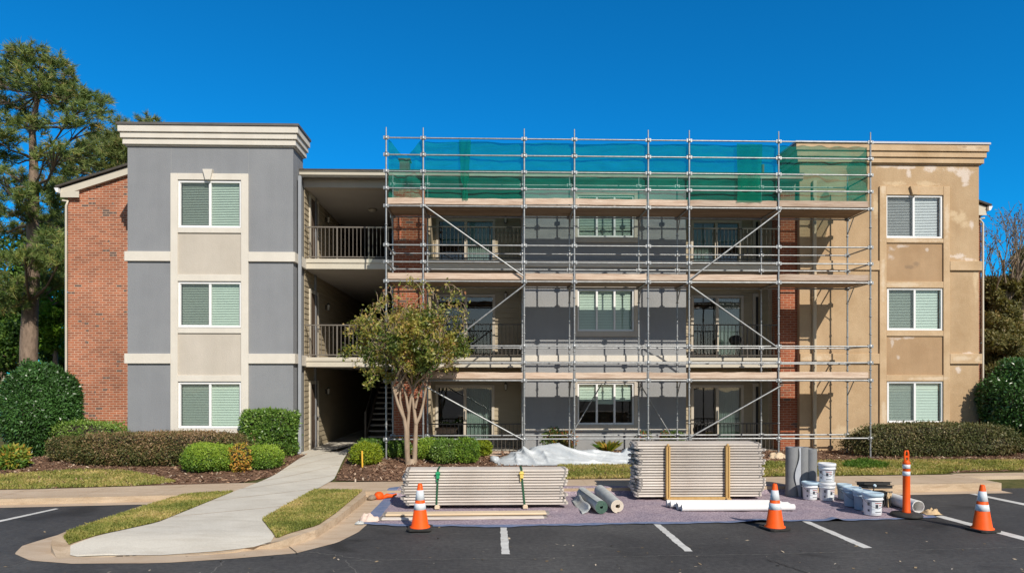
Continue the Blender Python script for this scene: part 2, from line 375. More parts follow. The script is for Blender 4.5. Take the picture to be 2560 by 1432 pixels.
def net_mat(name, c1, c2, a0, a1):
    m, t, out = new_mat(name); v = coords(t, (.6, .6, 4.5)); n = noise_f(t, v, 3.2, 6, .72, 1.0)
    n2 = noise_f(t, coords(t, (1, 1, 1)), 1.1, 3, .5)
    col = ramp(t, n2, [(.35, c1), (.65, c2)])
    df = N(t, 'ShaderNodeBsdfDiffuse'); t.links.new(col, df.inputs[0]); tl = N(t, 'ShaderNodeBsdfTranslucent'); t.links.new(col, tl.inputs[0])
    m1 = N(t, 'ShaderNodeMixShader'); m1.inputs[0].default_value = .3; t.links.new(df.outputs[0], m1.inputs[1]); t.links.new(tl.outputs[0], m1.inputs[2])
    tr = N(t, 'ShaderNodeBsdfTransparent'); tr.inputs[0].default_value = (.82, .95, .92, 1)
    mr = N(t, 'ShaderNodeMapRange'); mr.inputs[1].default_value = .3; mr.inputs[2].default_value = .7; mr.inputs[3].default_value = a0; mr.inputs[4].default_value = a1; t.links.new(n, mr.inputs[0])
    m2 = N(t, 'ShaderNodeMixShader'); t.links.new(mr.outputs[0], m2.inputs[0]); t.links.new(tr.outputs[0], m2.inputs[1]); t.links.new(m1.outputs[0], m2.inputs[2])
    t.links.new(m2.outputs[0], out.inputs[0]); return m
M['net'] = net_mat('green_shade_net', (.004, .215, .165), (.006, .26, .19), .40, .64)
M['net2'] = net_mat('green_net_overlap', (.004, .20, .125), (.006, .25, .155), .48, .62)

def leaf_mat(name, stops, transl=.25, rough=.5, spec=.3):
    m, t, out = new_mat(name); a = N(t, 'ShaderNodeAttribute'); a.attribute_name = 'tint'
    col = ramp(t, a.outputs['Fac'], stops)
    p = N(t, 'ShaderNodeBsdfPrincipled'); t.links.new(col, p.inputs['Base Color']); p.inputs['Roughness'].default_value = rough; p.inputs['Specular IOR Level'].default_value = spec
    tl = N(t, 'ShaderNodeBsdfTranslucent'); c2 = mixc(t, 1.0, col, (1.5, 1.5, .7), 'MULTIPLY'); t.links.new(c2, tl.inputs[0])
    mx = N(t, 'ShaderNodeMixShader'); mx.inputs[0].default_value = transl; t.links.new(p.outputs[0], mx.inputs[1]); t.links.new(tl.outputs[0], mx.inputs[2])
    t.links.new(mx.outputs[0], out.inputs[0]); return m
M['l_holly'] = leaf_mat('holly_leaves', [(0, (0.029, 0.07, 0.018)), (0.6, (0.056, 0.139, 0.03)), (1, (0.089, 0.202, 0.052))], .12, .33, .5)
M['l_box'] = leaf_mat('boxwood_leaves', [(0, (0.065, 0.134, 0.019)), (0.5, (0.162, 0.288, 0.035)), (1, (0.346, 0.461, 0.056))], .22, .45)
M['l_laurel'] = leaf_mat('laurel_leaves', [(0, (0.049, 0.104, 0.017)), (0.5, (0.117, 0.227, 0.032)), (1, (0.255, 0.365, 0.072))], .2, .4, .5)
M['l_lime'] = leaf_mat('lime_leaves', [(0, (0.091, 0.15, 0.012)), (0.5, (0.221, 0.3, 0.02)), (1, (0.39, 0.425, 0.04))], .25, .5)
M['l_bronze'] = leaf_mat('bronze_leaves', [(0, (.06, .075, .024)), (.35, (.12, .13, .04)), (.6, (.19, .145, .06)), (.85, (.28, .165, .09)), (1, (.36, .25, .14))], .15, .5)
M['l_olive'] = leaf_mat('olive_hedge_leaves', [(0, (0.065, 0.08, 0.029)), (0.5, (0.138, 0.145, 0.051)), (0.8, (0.217, 0.167, 0.08)), (1, (0.334, 0.275, 0.145))], .15, .5)
M['l_myrtle'] = leaf_mat('myrtle_leaves', [(0, (.055, .105, .022)), (.3, (.17, .21, .04)), (.55, (.36, .33, .07)), (.8, (.50, .36, .12)), (1, (.48, .22, .12))], .3, .42, .5)
M['l_pine'] = leaf_mat('pine_needles', [(0, (0.062, 0.11, 0.031)), (0.5, (0.165, 0.231, 0.062)), (0.85, (0.286, 0.33, 0.088)), (1, (0.44, 0.33, 0.11))], .2, .5)
M['l_pine2'] = leaf_mat('far_pine_needles', [(0, (0.095, 0.142, 0.038)), (0.5, (0.19, 0.237, 0.076)), (0.85, (0.285, 0.304, 0.095)), (1, (0.418, 0.285, 0.133))], .2, .5)
M['l_wood'] = leaf_mat('woodland_leaves', [(0, (0.03, 0.072, 0.014)), (0.5, (0.072, 0.143, 0.024)), (0.85, (0.154, 0.245, 0.034)), (1, (0.286, 0.347, 0.043))], .25, .5)
M['l_bright'] = leaf_mat('bright_broadleaf', [(0, (0.06, 0.135, 0.015)), (0.5, (0.135, 0.255, 0.024)), (1, (0.27, 0.405, 0.045))], .35, .5)
M['l_brown'] = leaf_mat('browning_leaves', [(0, (0.09, 0.099, 0.036)), (0.5, (0.198, 0.18, 0.063)), (0.8, (0.306, 0.225, 0.09)), (1, (0.468, 0.324, 0.162))], .25, .55)
M['l_red'] = leaf_mat('flower_mix', [(0, (0.065, 0.13, 0.026)), (0.55, (0.156, 0.221, 0.052)), (0.8, (0.312, 0.286, 0.091)), (0.9, (0.585, 0.078, 0.052)), (1, (0.65, 0.364, 0.26))], .25, .5)
M['l_silver'] = leaf_mat('silver_grass', [(0, (.22, .25, .20)), (.5, (.34, .37, .29)), (1, (.45, .45, .36))], .2, .6)
M['l_fern'] = leaf_mat('yellowing_leaves', [(0, (0.065, 0.156, 0.026)), (0.5, (0.143, 0.247, 0.039)), (0.75, (0.39, 0.338, 0.052)), (1, (0.598, 0.312, 0.065))], .25, .5)
M['grass'] = leaf_mat('grass_blades', [(0, (.16, .19, .04)), (.4, (.30, .31, .075)), (.7, (.46, .39, .13)), (1, (.62, .48, .22))], .3, .6)
M['lush'] = leaf_mat('lush_grass_blades', [(0, (.06, .14, .015)), (.5, (.11, .21, .025)), (1, (.20, .27, .05))], .3, .6)
M['chips'] = leaf_mat('bark_chips', [(0, (.09, .05, .033)), (.5, (.22, .125, .08)), (.85, (.38, .24, .15)), (1, (.62, .50, .38))], .0, .9)
# ------------------------------------------------------------------ ground, kerbs, paths
def lerp_pts(xs, ys):
    return lambda x: float(np.interp(x, xs, ys))
kerb_y = lerp_pts([-40, -9.5, -6.6, -2.2, 8.0, 10.4, 40], [12.5, 12.97, 13.28, 13.68, 13.87, 14.05, 15.0])
walk_y = lerp_pts([-40, -9.6, -5.5, -2.2, 8.9, 12.0, 40], [12.9, 14.15, 14.9, 14.95, 15.25, 15.5, 16.8])
walk_z = lerp_pts([-40, -10, -2, 8, 40], [.10, .11, .12, .165, .17])
DRIVE_X = wx(2492, 14.2)
def gh(x, y):
    """height of the bed behind the pavement"""
    wy = walk_y(x); z0 = walk_z(x)
    t = min(max((y - wy) / (18.6 - wy), 0), 1)
    return z0 + (.25 - z0) * t * t * (3 - 2 * t)
def floor_z(x, y):
    if y < kerb_y(x): return 0.0
    if y < walk_y(x): return walk_z(x)
    return gh(x, y)

def resample(pts, m):
    P = np.array([[p[0], p[1]] for p in pts], float); d = np.r_[0, np.cumsum(np.linalg.norm(np.diff(P, axis=0), axis=1))]
    s = np.linspace(0, d[-1], m); return np.c_[np.interp(s, d, P[:, 0]), np.interp(s, d, P[:, 1])]
class Strip:
    """surface between two polylines, following a height function"""
    def __init__(s, A, B, m, n, zf, lift=0):
        s.A = resample(A, m); s.B = resample(B, m); s.m = m; s.n = n; s.zf = zf; s.lift = lift
    def put(s, mb, mi=0, skirt=None):
        vs = []; fs = []
        for i in range(s.m):
            for j in range(s.n + 1):
                p = s.A[i] + (s.B[i] - s.A[i]) * j / s.n; vs.append((p[0], p[1], s.zf(p[0], p[1]) + s.lift))
        w = s.n + 1
        ar = np.cross(s.A[1] - s.A[0], s.B[0] - s.A[0])
        for i in range(s.m - 1):
            for j in range(s.n):
                q = (i * w + j, (i + 1) * w + j, (i + 1) * w + j + 1, i * w + j + 1)
                fs.append(q if ar > 0 else q[::-1])
        mb.add(vs, fs, mi, True)
        if skirt is not None:
            loop = [i * w for i in range(s.m)] + [(s.m - 1) * w + j for j in range(1, w)] + [i * w + s.n for i in range(s.m - 2, -1, -1)] + [j for j in range(s.n - 1, 0, -1)]
            L = [vs[k] for k in loop]; k = len(L)
            mb.add(L + [(p[0], p[1], skirt) for p in L], [((i, i + k, (i + 1) % k + k, (i + 1) % k) if ar > 0 else (i, (i + 1) % k, (i + 1) % k + k, i + k)) for i in range(k)], mi)
        return mb
    def sample(s, n):
        a = rng.random(n) * (s.m - 1); i = np.minimum(a.astype(int), s.m - 2); f = (a - i)[:, None]; t = rng.random(n)[:, None]
        wdt = np.linalg.norm(s.B - s.A, axis=1); keep = rng.random(n) < (wdt[i] / wdt.max())
        p = (s.A[i] * (1 - f) + s.A[i + 1] * f) * (1 - t) + (s.B[i] * (1 - f) + s.B[i + 1] * f) * t
        p = p[keep]; return np.c_[p, [s.zf(q[0], q[1]) + s.lift for q in p]]

def asphalt_mat():
    m, t, out = new_mat('asphalt'); v = coords(t)
    n1 = noise_f(t, v, .35, 6, .65); n2 = noise_f(t, v, 130, 3, .7); n3 = noise_f(t, v, 14, 4, .6)
    c = ramp(t, n1, [(.28, (.038, .038, .040)), (.5, (.062, .061, .062)), (.70, (.098, .096, .094))])
    c = mixc(t, 1.0, c, ramp(t, n2, [(.35, (.62, .62, .62)), (.55, (1, 1, 1)), (.72, (1.75, 1.7, 1.65))]), 'MULTIPLY')
    c = mixc(t, 1.0, c, ramp(t, n3, [(.3, (.72, .72, .73)), (.7, (1.28, 1.26, 1.24))]), 'MULTIPLY')
    st = noise_f(t, coords(t, (1, 1.6, 1)), .55, 3, .5, .6)
    c = mixc(t, ramp(t, st, [(.60, (0, 0, 0)), (.70, (.6, .6, .6))]), c, (.012, .011, .010))
    n4 = noise_f(t, coords(t, (.5, 2.2, 1)), 3.2, 4, .6, 1.2)
    c = mixc(t, ramp(t, n4, [(.64, (0, 0, 0)), (.76, (.5, .5, .5))]), c, (.19, .18, .165))
    principled(t, out, c, .82, 0, bump(t, n2, .55, .006), .35); return m
def concrete_mat(name, c1, c2, stain):
    m, t, out = new_mat(name); v = coords(t)
    n1 = noise_f(t, v, .8, 6, .6); n2 = noise_f(t, v, 70, 3, .6); n3 = noise_f(t, coords(t, (.7, 2.5, 4)), 2.2, 5, .65, .5)
    c = ramp(t, n1, [(.3, c1), (.7, c2)])
    c = mixc(t, ramp(t, n3, [(.45, (0, 0, 0)), (.72, (.7, .7, .7))]), c, stain)
    c = mixc(t, 1.0, c, ramp(t, n2, [(.3, (.86, .86, .86)), (.7, (1.1, 1.1, 1.1))]), 'MULTIPLY')
    principled(t, out, c, .88, 0, bump(t, n2, .25, .005), .3); return m
def soil_mat(name, stops, sc):
    m, t, out = new_mat(name); v = coords(t); n1 = noise_f(t, v, sc, 6, .7); n2 = noise_f(t, v, 1.1, 3, .5)
    c = ramp(t, n1, stops); c = mixc(t, 1.0, c, ramp(t, n2, [(.3, (.8, .8, .8)), (.7, (1.15, 1.12, 1.1))]), 'MULTIPLY')
    principled(t, out, c, .95, 0, bump(t, n1, .9, .03), .15); return m
M['asphalt'] = asphalt_mat()
M['conc'] = concrete_mat('pale_concrete', (.58, .54, .465), (.68, .635, .55), (.50, .45, .37))
M['conc2'] = concrete_mat('warm_concrete', (.50, .385, .275), (.60, .475, .35), (.42, .29, .185))
M['kerbc'] = concrete_mat('kerb_concrete', (.48, .365, .245), (.60, .475, .345), (.30, .20, .12))
M['paint'] = concrete_mat('road_paint', (.58, .57, .54), (.70, .69, .66), (.40, .39, .37))
M['mulch'] = soil_mat('mulch_soil', [(.3, (.11, .062, .042)), (.5, (.20, .115, .075)), (.7, (.32, .20, .13))], 26)
M['turf'] = soil_mat('turf_soil', [(.3, (.10, .10, .03)), (.5, (.18, .165, .05)), (.7, (.27, .23, .08))], 22)
M['yard'] = soil_mat('yard_soil', [(.3, (.06, .07, .025)), (.5, (.10, .10, .035)), (.7, (.14, .12, .05))], 8)

S = dict(kind='structure')
mb = MB(); mb.add([(-500, -120, 0), (500, -120, 0), (500, 900, 0), (-500, 900, 0)], [(0, 1, 2, 3)])
tag(mb.build('parking_lot', M['asphalt']), 'dark asphalt parking lot in front of the apartment building', **S)

# bed behind the pavement, out to the woods
xs = sorted({*np.linspace(-70, 70, 57), DRIVE_X - .02, DRIVE_X + .02, 10.4, 8.0, -9.5, -6.6, -2.2})
mb = MB(); rows = []
for x in xs:
    drive = x > DRIVE_X
    ys = [kerb_y(x) + .08, walk_y(x), 15.6, 15.9, 16.5, 17.2, 18.0, 18.6, 20, 24, 30, 45, 120, 400]
    rows.append([(x, y, -.03 if (drive and y < 15.3) else (walk_z(x) - .03 if y <= walk_y(x) else gh(x, y) - .012)) for y in ys])
nr = len(rows[0]); mb.add([p for r in rows for p in r], [(i * nr + j, (i + 1) * nr + j, (i + 1) * nr + j + 1, i * nr + j + 1) for i in range(len(rows) - 1) for j in range(nr - 1)])
tag(mb.build('ground', M['yard']), 'soil under the shrubs and the trees', **S)

# pavement (sidewalk) with its kerb
def line(f, x0, x1, n=40, off=0): return [(x, f(x) + off) for x in np.linspace(x0, x1, n)]
mb = MB(); sw = Strip(line(kerb_y, -40, DRIVE_X, 60, .16), line(walk_y, -40, DRIVE_X, 60), 80, 3, lambda x, y: walk_z(x)); sw.put(mb, 0, -.05)
gx = [-12.6, -11.1, -9.6, -8.1, -6.6, -1.2, .4, 2.0, 3.6, 5.2, 6.8, 8.4, 9.9]
for x in gx:                                            # tooled joints
    a, b = kerb_y(x) + .16, walk_y(x); z = walk_z(x) + .002
    mb.add([(x - .008, a, z), (x + .008, a, z), (x + .008, b, z), (x - .008, b, z)], [(0, 1, 2, 3)], 1)
tag(mb.build('sidewalk', [M['conc2'], M['kerbc']]), 'tan concrete sidewalk along the front of the building', **S)
mb = MB(); Strip([(x, 15.0 + (x - 10) * .06) for x in np.linspace(DRIVE_X - .1, 30, 12)], [(x, walk_y(x) + .12) for x in np.linspace(DRIVE_X - .1, 30, 12)], 24, 2, lambda x, y: .168).put(mb, 0, -.05)
tag(mb.build('sidewalk', M['conc2']), 'end of the sidewalk turning back at the right edge', **S)
mb = MB()
IS_L, IS_R = -6.15, -2.85
for a, b in ((-40, IS_L), (IS_R, DRIVE_X)):
    Strip(line(kerb_y, a, b, 50), line(kerb_y, a, b, 50, .156), 70, 1, lambda x, y: walk_z(x) + .003).put(mb, 0, -.05)
    Strip(line(kerb_y, a, b, 50, -.32), line(kerb_y, a, b, 50, .01), 70, 1, lambda x, y: .006).put(mb, 1)
tag(mb.build('kerb', [M['kerbc'], M['conc2']]), 'stained concrete kerb with its gutter pan', **S)

# island with the ramp walk
def ss(t): t = min(max(t, 0), 1); return t * t * (3 - 2 * t)
def ih(x, y): return .125 * max(ss((y - 9.05) / .9), ss((-5.75 - x) / .5), ss((x + 3.55) / .7)) + .004
G = lambda px, py, z=.125: gp(px, py, z)
iL = [G(470, 1228), G(454, 1236), G(360, 1262), G(225, 1307), G(160, 1330), G(131, 1343), G(127, 1357), G(145, 1375), gp(190, 1387), gp(240, 1391), gp(320, 1392)]
iR = [G(912, 1226), G(915, 1236), G(843, 1292), G(790, 1324), G(705, 1350), gp(640, 1372), gp(585, 1382), gp(480, 1389), gp(400, 1392)]
mb = MB(); Strip(iL, iR, 60, 26, ih).put(mb, 0, -.05)
tag(mb.build('island_kerb', M['kerbc']), 'concrete kerb round the planted island', **S)
oL = [gp(440, 1252), gp(365, 1265), gp(215, 1318), gp(124, 1343), gp(56, 1364), gp(36, 1384), gp(75, 1401), gp(180, 1409), gp(300, 1408)]
oR = [gp(960, 1240), gp(955, 1262), gp(930, 1300), gp(896, 1330), gp(844, 1356), gp(739, 1383), gp(585, 1396), gp(431, 1406), gp(360, 1408)]
mb = MB(); Strip(oL, oR, 60, 6, lambda x, y: .006).put(mb)
tag(mb.build('gutter_pan', M['conc2']), 'tan concrete gutter around the nose of the island', **S)
wL = [Vector((wx(759, 20.05) + .01, 20.2, .25)), Vector((wx(759, 20.05) + .01, 19.6, .25)), gp(764, 1139, .24), gp(735, 1158, .2), gp(690, 1187, .13), G(585, 1229), G(394, 1307), G(290, 1330), G(176, 1353), gp(175, 1375, .10), gp(240, 1389, .01), gp(330, 1390, 0)]
wR = [Vector((gp(884, 1113, .24).x + .06, 20.2, .25)), Vector((gp(884, 1113, .24).x + .03, 19.95, .25)), gp(884, 1113, .24), gp(872, 1132, .2), gp(835, 1197, .13), G(787, 1225), G(712, 1266), G(654, 1300), G(690, 1345), gp(640, 1365, .06), gp(560, 1380, .01), gp(400, 1390, 0)]
def wh(x, y):
    if y > 14.0: return max(gh(x, y), walk_z(x)) + .012
    return max(ih(x, y), walk_z(x) * ss((y - 12.6) / .7)) + .010
mb = MB(); ws = Strip(wL, wR, 70, 14, wh); ws.put(mb, 0)
for k in (13, 22, 30, 36, 44, 52):
    a, b = ws.A[k], ws.B[k]; d = (b - a); nrm = np.array([-d[1], d[0]]) / np.linalg.norm(d) * .009
    q = [a + d * f for f in np.linspace(.01, .99, 12)]
    for u, v in zip(q, q[1:]):
        mb.add([(*(u - nrm), wh(*u) + .003), (*(v - nrm), wh(*v) + .003), (*(v + nrm), wh(*v) + .003), (*(u + nrm), wh(*u) + .003)], [(0, 1, 2, 3)], 1)
tag(mb.build('walkway', [M['conc'], M['kerbc']]), 'pale concrete walkway leading into the breezeway', **S)

# lawns and mulch
lawns = []
def lawn(A, B, zf, lab, m=24, n=8, lift=.012):
    s = Strip(A, B, m, n, zf, lift); mb = MB(); s.put(mb, 0)
    tag(mb.build('lawn', M['turf']), lab, **S); return s
la = lawn([G(575, 1230), G(461, 1238), G(362, 1268), G(176, 1329), G(160, 1343)], [G(583, 1230), G(500, 1263), G(394, 1306), G(290, 1329), G(172, 1352)], ih, 'strip of dry grass left of the walkway')
lb = lawn([G(787, 1226), G(712, 1267), G(656, 1300), G(690, 1341)], [G(905, 1228), G(840, 1283), G(795, 1314), G(697, 1341)], ih, 'patch of dry grass right of the walkway')
lc = lawn([(-16, 13.6)] + [(x, walk_y(x)) for x in (-12, -9.6, -8.6, -7.6)] + [tuple(gp(434, 1206, .12)[:2])],
          [(-16, 15.9), tuple(gp(3, 1191, .13)[:2]), tuple(gp(205, 1179, .14)[:2]), tuple(gp(322, 1182, .14)[:2]), tuple(gp(400, 1195, .13)[:2]), tuple(gp(436, 1205, .12)[:2])], gh, 'lawn left of the walkway in front of the mulch')
ld = lawn([(x, walk_y(x)) for x in (1.4, 4, 6, 8, DRIVE_X)] + [(DRIVE_X + .05, 15.9), (16, 16.0)],
          [tuple(gp(px, py, .17)[:2]) for px, py in ((1395, 1166), (1570, 1166), (1900, 1160), (2080, 1158), (2300, 1156), (2560, 1156))] + [(16, 17.8)], gh, 'lawn along the sidewalk right of the plank stacks')
mb = MB()
m1 = Strip([(x, walk_y(x) + .0) for x in (-18, -12, -9, -6, -5.6)] + [tuple(gp(684, 1190, .13)[:2])], [(-18, 21.1), (-13, 21.1), (-10.8, 19.4), (-9, 19.3), (-6, 19.3), (-5.3, 19.3)], 40, 10, gh, .003); m1.put(mb)
tag(mb.build('mulch_bed', M['mulch']), 'brown mulch bed left of the walkway', **S)
mb = MB()
m2 = Strip([tuple(gp(838, 1199, .13)[:2]), (-2.2, walk_y(-2.2)), (0, walk_y(0)), (3, walk_y(3)), (8, walk_y(8)), (10, 15.6), (16, 16.3)],
           [tuple(gp(888, 1113, .24)[:2]), (-3, 20), (0, 20), (3, 20), (8, 20), (13, 20), (17, 22)], 60, 10, gh, .002); m2.put(mb)
tag(mb.build('mulch_bed', M['mulch']), 'brown mulch bed right of the walkway under the scaffold', **S)

# painted bay lines and seams in the asphalt
def ribbon(mb, pts, w, z, mi=0, jit=0):
    P = [Vector((p[0], p[1], 0)) for p in pts]
    for a, b in zip(P, P[1:]):
        d = (b - a); nrm = Vector((-d.y, d.x, 0)).normalized() * w / 2
        j = lambda: nrm * (1 + jit * random.uniform(-1, 1))
        mb.add([(*(a - j()).xy, z), (*(b - j()).xy, z), (*(b + j()).xy, z), (*(a + j()).xy, z)], [(0, 1, 2, 3)], mi)
def bay(q):
    mb = MB(); P = [gp(*p, .004) for p in q]; L = [P[0].lerp(P[3], k / 24) for k in range(25)]; Rr = [P[1].lerp(P[2], k / 24) for k in range(25)]
    L = [p + Vector((random.uniform(-.008, .008), 0, 0)) for p in L]; Rr = [p + Vector((random.uniform(-.008, .008), 0, 0)) for p in Rr]
    mb.add(L + Rr, [(k, k + 1, k + 26, k + 25) if (L[1] - L[0]).cross(Rr[0] - L[0]).z > 0 else (k, k + 25, k + 26, k + 1) for k in range(24)]); return mb
for q, lab in (([(1250, 1314), (1266, 1314), (1275, 1384), (1254, 1384)], 'short white bay line below the low plank stack'),
               ([(1630, 1306), (1646, 1306), (1733, 1377), (1712, 1377)], 'white bay line below the two carpet rolls'),
               ([(2003, 1301), (2021, 1301), (2180, 1368), (2158, 1369)], 'white bay line right of the middle traffic cone'),
               ([(2338, 1290), (2352, 1287), (2720, 1382), (2700, 1388)], 'white bay line passing behind the right-hand traffic cone'),
               ([(2412, 1231), (2424, 1230), (2660, 1277), (2640, 1279)], 'white bay line beside the end of the sidewalk'),
               ([(-60, 1312), (-60, 1317), (147, 1271), (138, 1270)], 'white bay line left of the island')):
    tag(bay(q).build('bay_line', M['paint']), lab, **S)
M['seam'] = mat2('seam_filler', (.10, .10, .095), (.22, .21, .20), 6, .9, .2, 50)
mb = MB()
def wander(px0, py0, px1, py1, n, amp):
    out = []
    for k in range(n + 1):
        f = k / n; out.append(gp(px0 + (px1 - px0) * f + random.uniform(-amp, amp), py0 + (py1 - py0) * f + random.uniform(-amp, amp) * .45, .003))
    return out
ribbon(mb, wander(880, 1399, 1400, 1393, 60, 2), .012, .003, 0, .8)
ribbon(mb, wander(1400, 1392, 2000, 1383, 60, 2), .010, .003, 0, .9)
ribbon(mb, wander(1960, 1382, 2600, 1366, 60, 2), .012, .003, 0, .8)
ribbon(mb, wander(770, 1378, 950, 1402, 22, 4), .012, .0035, 0, .6)
ribbon(mb, wander(858, 1396, 905, 1440, 10, 5), .012, .0035, 0, .6)
ribbon(mb, wander(560, 1404, 510, 1445, 10, 5), .012, .0035, 0, .6)
ribbon(mb, wander(0, 1420, 75, 1402, 10, 4), .010, .0035, 0, .6)
tag(mb.build('asphalt_seam', M['seam']), 'pale seams and cracks across the asphalt', **S)
mb = MB(); ribbon(mb, wander(1915, 1397, 2020, 1432, 20, 3), .014, .0035, 0, .6)
ribbon(mb, wander(705, 1348, 742, 1384, 8, 2), .012, .010, 0, .5)
tag(mb.build('asphalt_crack', M['black']), 'dark crack in the asphalt', **S)

# grass blades and bark chips
def blades(s, n, h, mat, lab, lush=None):
    P = s.sample(n); k = len(P); a = rng.random(k) * 6.283; H = h * (.45 + .75 * rng.random(k)); w = .006 + .006 * rng.random(k)
    d = np.c_[np.cos(a), np.sin(a), np.zeros(k)]; ln = rng.normal(0, .45, (k, 2)); tip = P + np.c_[ln * H[:, None], H]
    mid = P + np.c_[ln * H[:, None] * .3, H * .6]; W = d * w[:, None]
    V = np.stack([P - W, P + W, mid + W * .8, tip], 1)
    pn = np.array([noise.noise(Vector((q[0] * .9, q[1] * 1.3, 4))) + .6 * noise.noise(Vector((q[0] * 3, q[1] * 4, 9))) for q in P])
    t = np.clip(rng.random(k) * .6 + .2 + .55 * pn, 0, 1)
    return tag(quads_object('grass', V, mat, tint=t), lab, kind='stuff')
blades(la, 24000, .045, M['grass'], 'dry grass left of the walkway')
blades(lb, 26000, .045, M['grass'], 'dry grass right of the walkway')
blades(lc, 32000, .055, M['grass'], 'grass on the left lawn')
blades(ld, 52000, .055, M['grass'], 'grass on the lawn behind the plank stacks')
sl_ = Strip([tuple(gp(px, py, .17)[:2]) for px, py in ((2108, 1170), (2160, 1175), (2215, 1173))], [tuple(gp(px, py, .17)[:2]) for px, py in ((2112, 1166), (2160, 1158), (2218, 1167))], 8, 3, gh, .01)
blades(sl_, 2600, .12, M['lush'], 'tuft of lush green grass on the right lawn')
def chips(s, n, lab, skip=None):
    P = s.sample(n); k = len(P); P[:, 2] += .008 + .012 * rng.random(k); a = rng.random(k) * 6.283; L = .02 + .05 * rng.random(k) ** 2; w = .007 + .010 * rng.random(k)
    u = np.c_[np.cos(a), np.sin(a), rng.normal(0, .35, k)] * L[:, None]; v = np.c_[-np.sin(a), np.cos(a), rng.normal(0, .35, k)] * w[:, None]
    return tag(quads_object('bark_mulch', np.stack([P - u - v, P + u - v, P + u + v, P - u + v], 1), M['chips']), lab, kind='stuff')
chips(m1, 16000, 'loose bark chips on the left bed')
chips(m2, 26000, 'loose bark chips on the bed under the scaffold')

# dry leaves and grit blown over the asphalt
k = 150; P = np.array([tuple(gp(random.uniform(0, 2560), random.uniform(1275, 1432) if random.random() < .5 else random.uniform(1330, 1432), .008)) for _ in range(k)]); a = rng.random(k) * 6.283; L = .012 + .022 * rng.random(k); w = L * .55
u = np.c_[np.cos(a), np.sin(a), rng.normal(0, .2, k)] * L[:, None]; v = np.c_[-np.sin(a), np.cos(a), rng.normal(0, .2, k)] * w[:, None]
M['litter'] = leaf_mat('dry_litter', [(0, (.16, .11, .06)), (.5, (.34, .26, .16)), (1, (.52, .46, .38))], .0, .9)
tag(quads_object('leaf_litter', np.stack([P - u, P + v, P + u, P - v], 1), M['litter']), 'dry leaf bits scattered over the asphalt', kind='stuff')
# ------------------------------------------------------------------ apartment building
Y_T, Y_W, Y_TAN, Y_BR, Y_D = 19.1, 20.05, 19.9, 21.25, 21.5   # grey tower, middle wall, tan tower, brick wing, balcony doors
BLD = thing('apartment_building', 'three storey apartment building, half repainted grey and half old tan, with scaffold on its front', 'building', (2, Y_T, .2))
def P_(mb, name, mat, parent=BLD, label=None, **k): return mb.build(name, mat, parent, label, **k)

XT0, XT1 = wx(319, Y_T), wx(733, Y_T)
X_CO = wx(759, Y_W)                      # left edge of the breezeway
ZT = lambda py: wz(py, Y_T, 525)
ZM = lambda py: wz(py, Y_W, 1300)
XM = lambda px: wx(px, Y_W)
XN = lambda px: wx(px, Y_TAN)
ZN = lambda py: wz(py, Y_TAN, 2285)
Y_BK = 33.0

def make_window(x0, x1, z0, z1, yf, lights=2, screen=(0,), parent=BLD, fr='white', w=.055, blind=True, drop=1.0, label=None, glass='glass', slat='blind'):
    """vinyl window set in its opening: frame (the window mesh) > pane, blind, screen"""
    mb = MB(); y0, y1 = yf - .012, yf + .07
    mb.box(x0, x1, y0, y1, z1 - w, z1); mb.box(x0, x1, y0, y1, z0, z0 + w)
    mb.box(x0, x0 + w, y0, y1, z0 + w, z1 - w); mb.box(x1 - w, x1, y0, y1, z0 + w, z1 - w)
    xs = [x0 + w + (x1 - x0 - 2 * w) * k / lights for k in range(lights + 1)]
    for x in xs[1:-1]: mb.box(x - w * .6, x + w * .6, y0 + .008, y1 - .004, z0 + w, z1 - w)
    for k in screen: mb.box(xs[k], xs[k] + .018, y0 + .02, y0 + .05, z0 + w, z1 - w); mb.box(xs[k], xs[k + 1], y0 + .02, y0 + .05, z0 + w, z0 + w + .018)
    win = P_(mb, 'window', M[fr], parent, label, bevel=.006)
    ORG[win.name] = ORG[parent.name]
    mb = MB()
    for k in range(lights):
        yy = yf + (.03 if k % 2 == 0 else .045)
        mb.add([(xs[k], yy, z0 + w), (xs[k + 1], yy, z0 + w), (xs[k + 1], yy, z1 - w), (xs[k], yy, z1 - w)], [(0, 1, 2, 3)])
    mb.build('pane', M[glass], win)
    if screen:
        mb = MB()
        for k in screen: mb.add([(xs[k], yf + .012, z0 + w), (xs[k + 1], yf + .012, z0 + w), (xs[k + 1], yf + .012, z1 - w), (xs[k], yf + .012, z1 - w)], [(0, 1, 2, 3)])
        mb.build('insect_screen', M['screen'], win)
    if blind:
        mb = MB()
        for k in range(lights):
            a, b = xs[k] + .02, xs[k + 1] - (.012 if k < lights - 1 else .03); zb = z1 - (z1 - z0) * (drop if not isinstance(drop, (list, tuple)) else drop[k])
            mb.box(a, b, yf + .075, yf + .115, z1 - w - .03, z1 - w + .01)
            z = z1 - w - .05
            while z > zb:
                ti = .0222; mb.add([(a, yf + .075, z - ti), (b, yf + .075, z - ti), (b, yf + .112, z + ti), (a, yf + .112, z + ti)], [(0, 1, 2, 3)]); z -= .047
        mb.build('blind', M[slat], win)
    return win

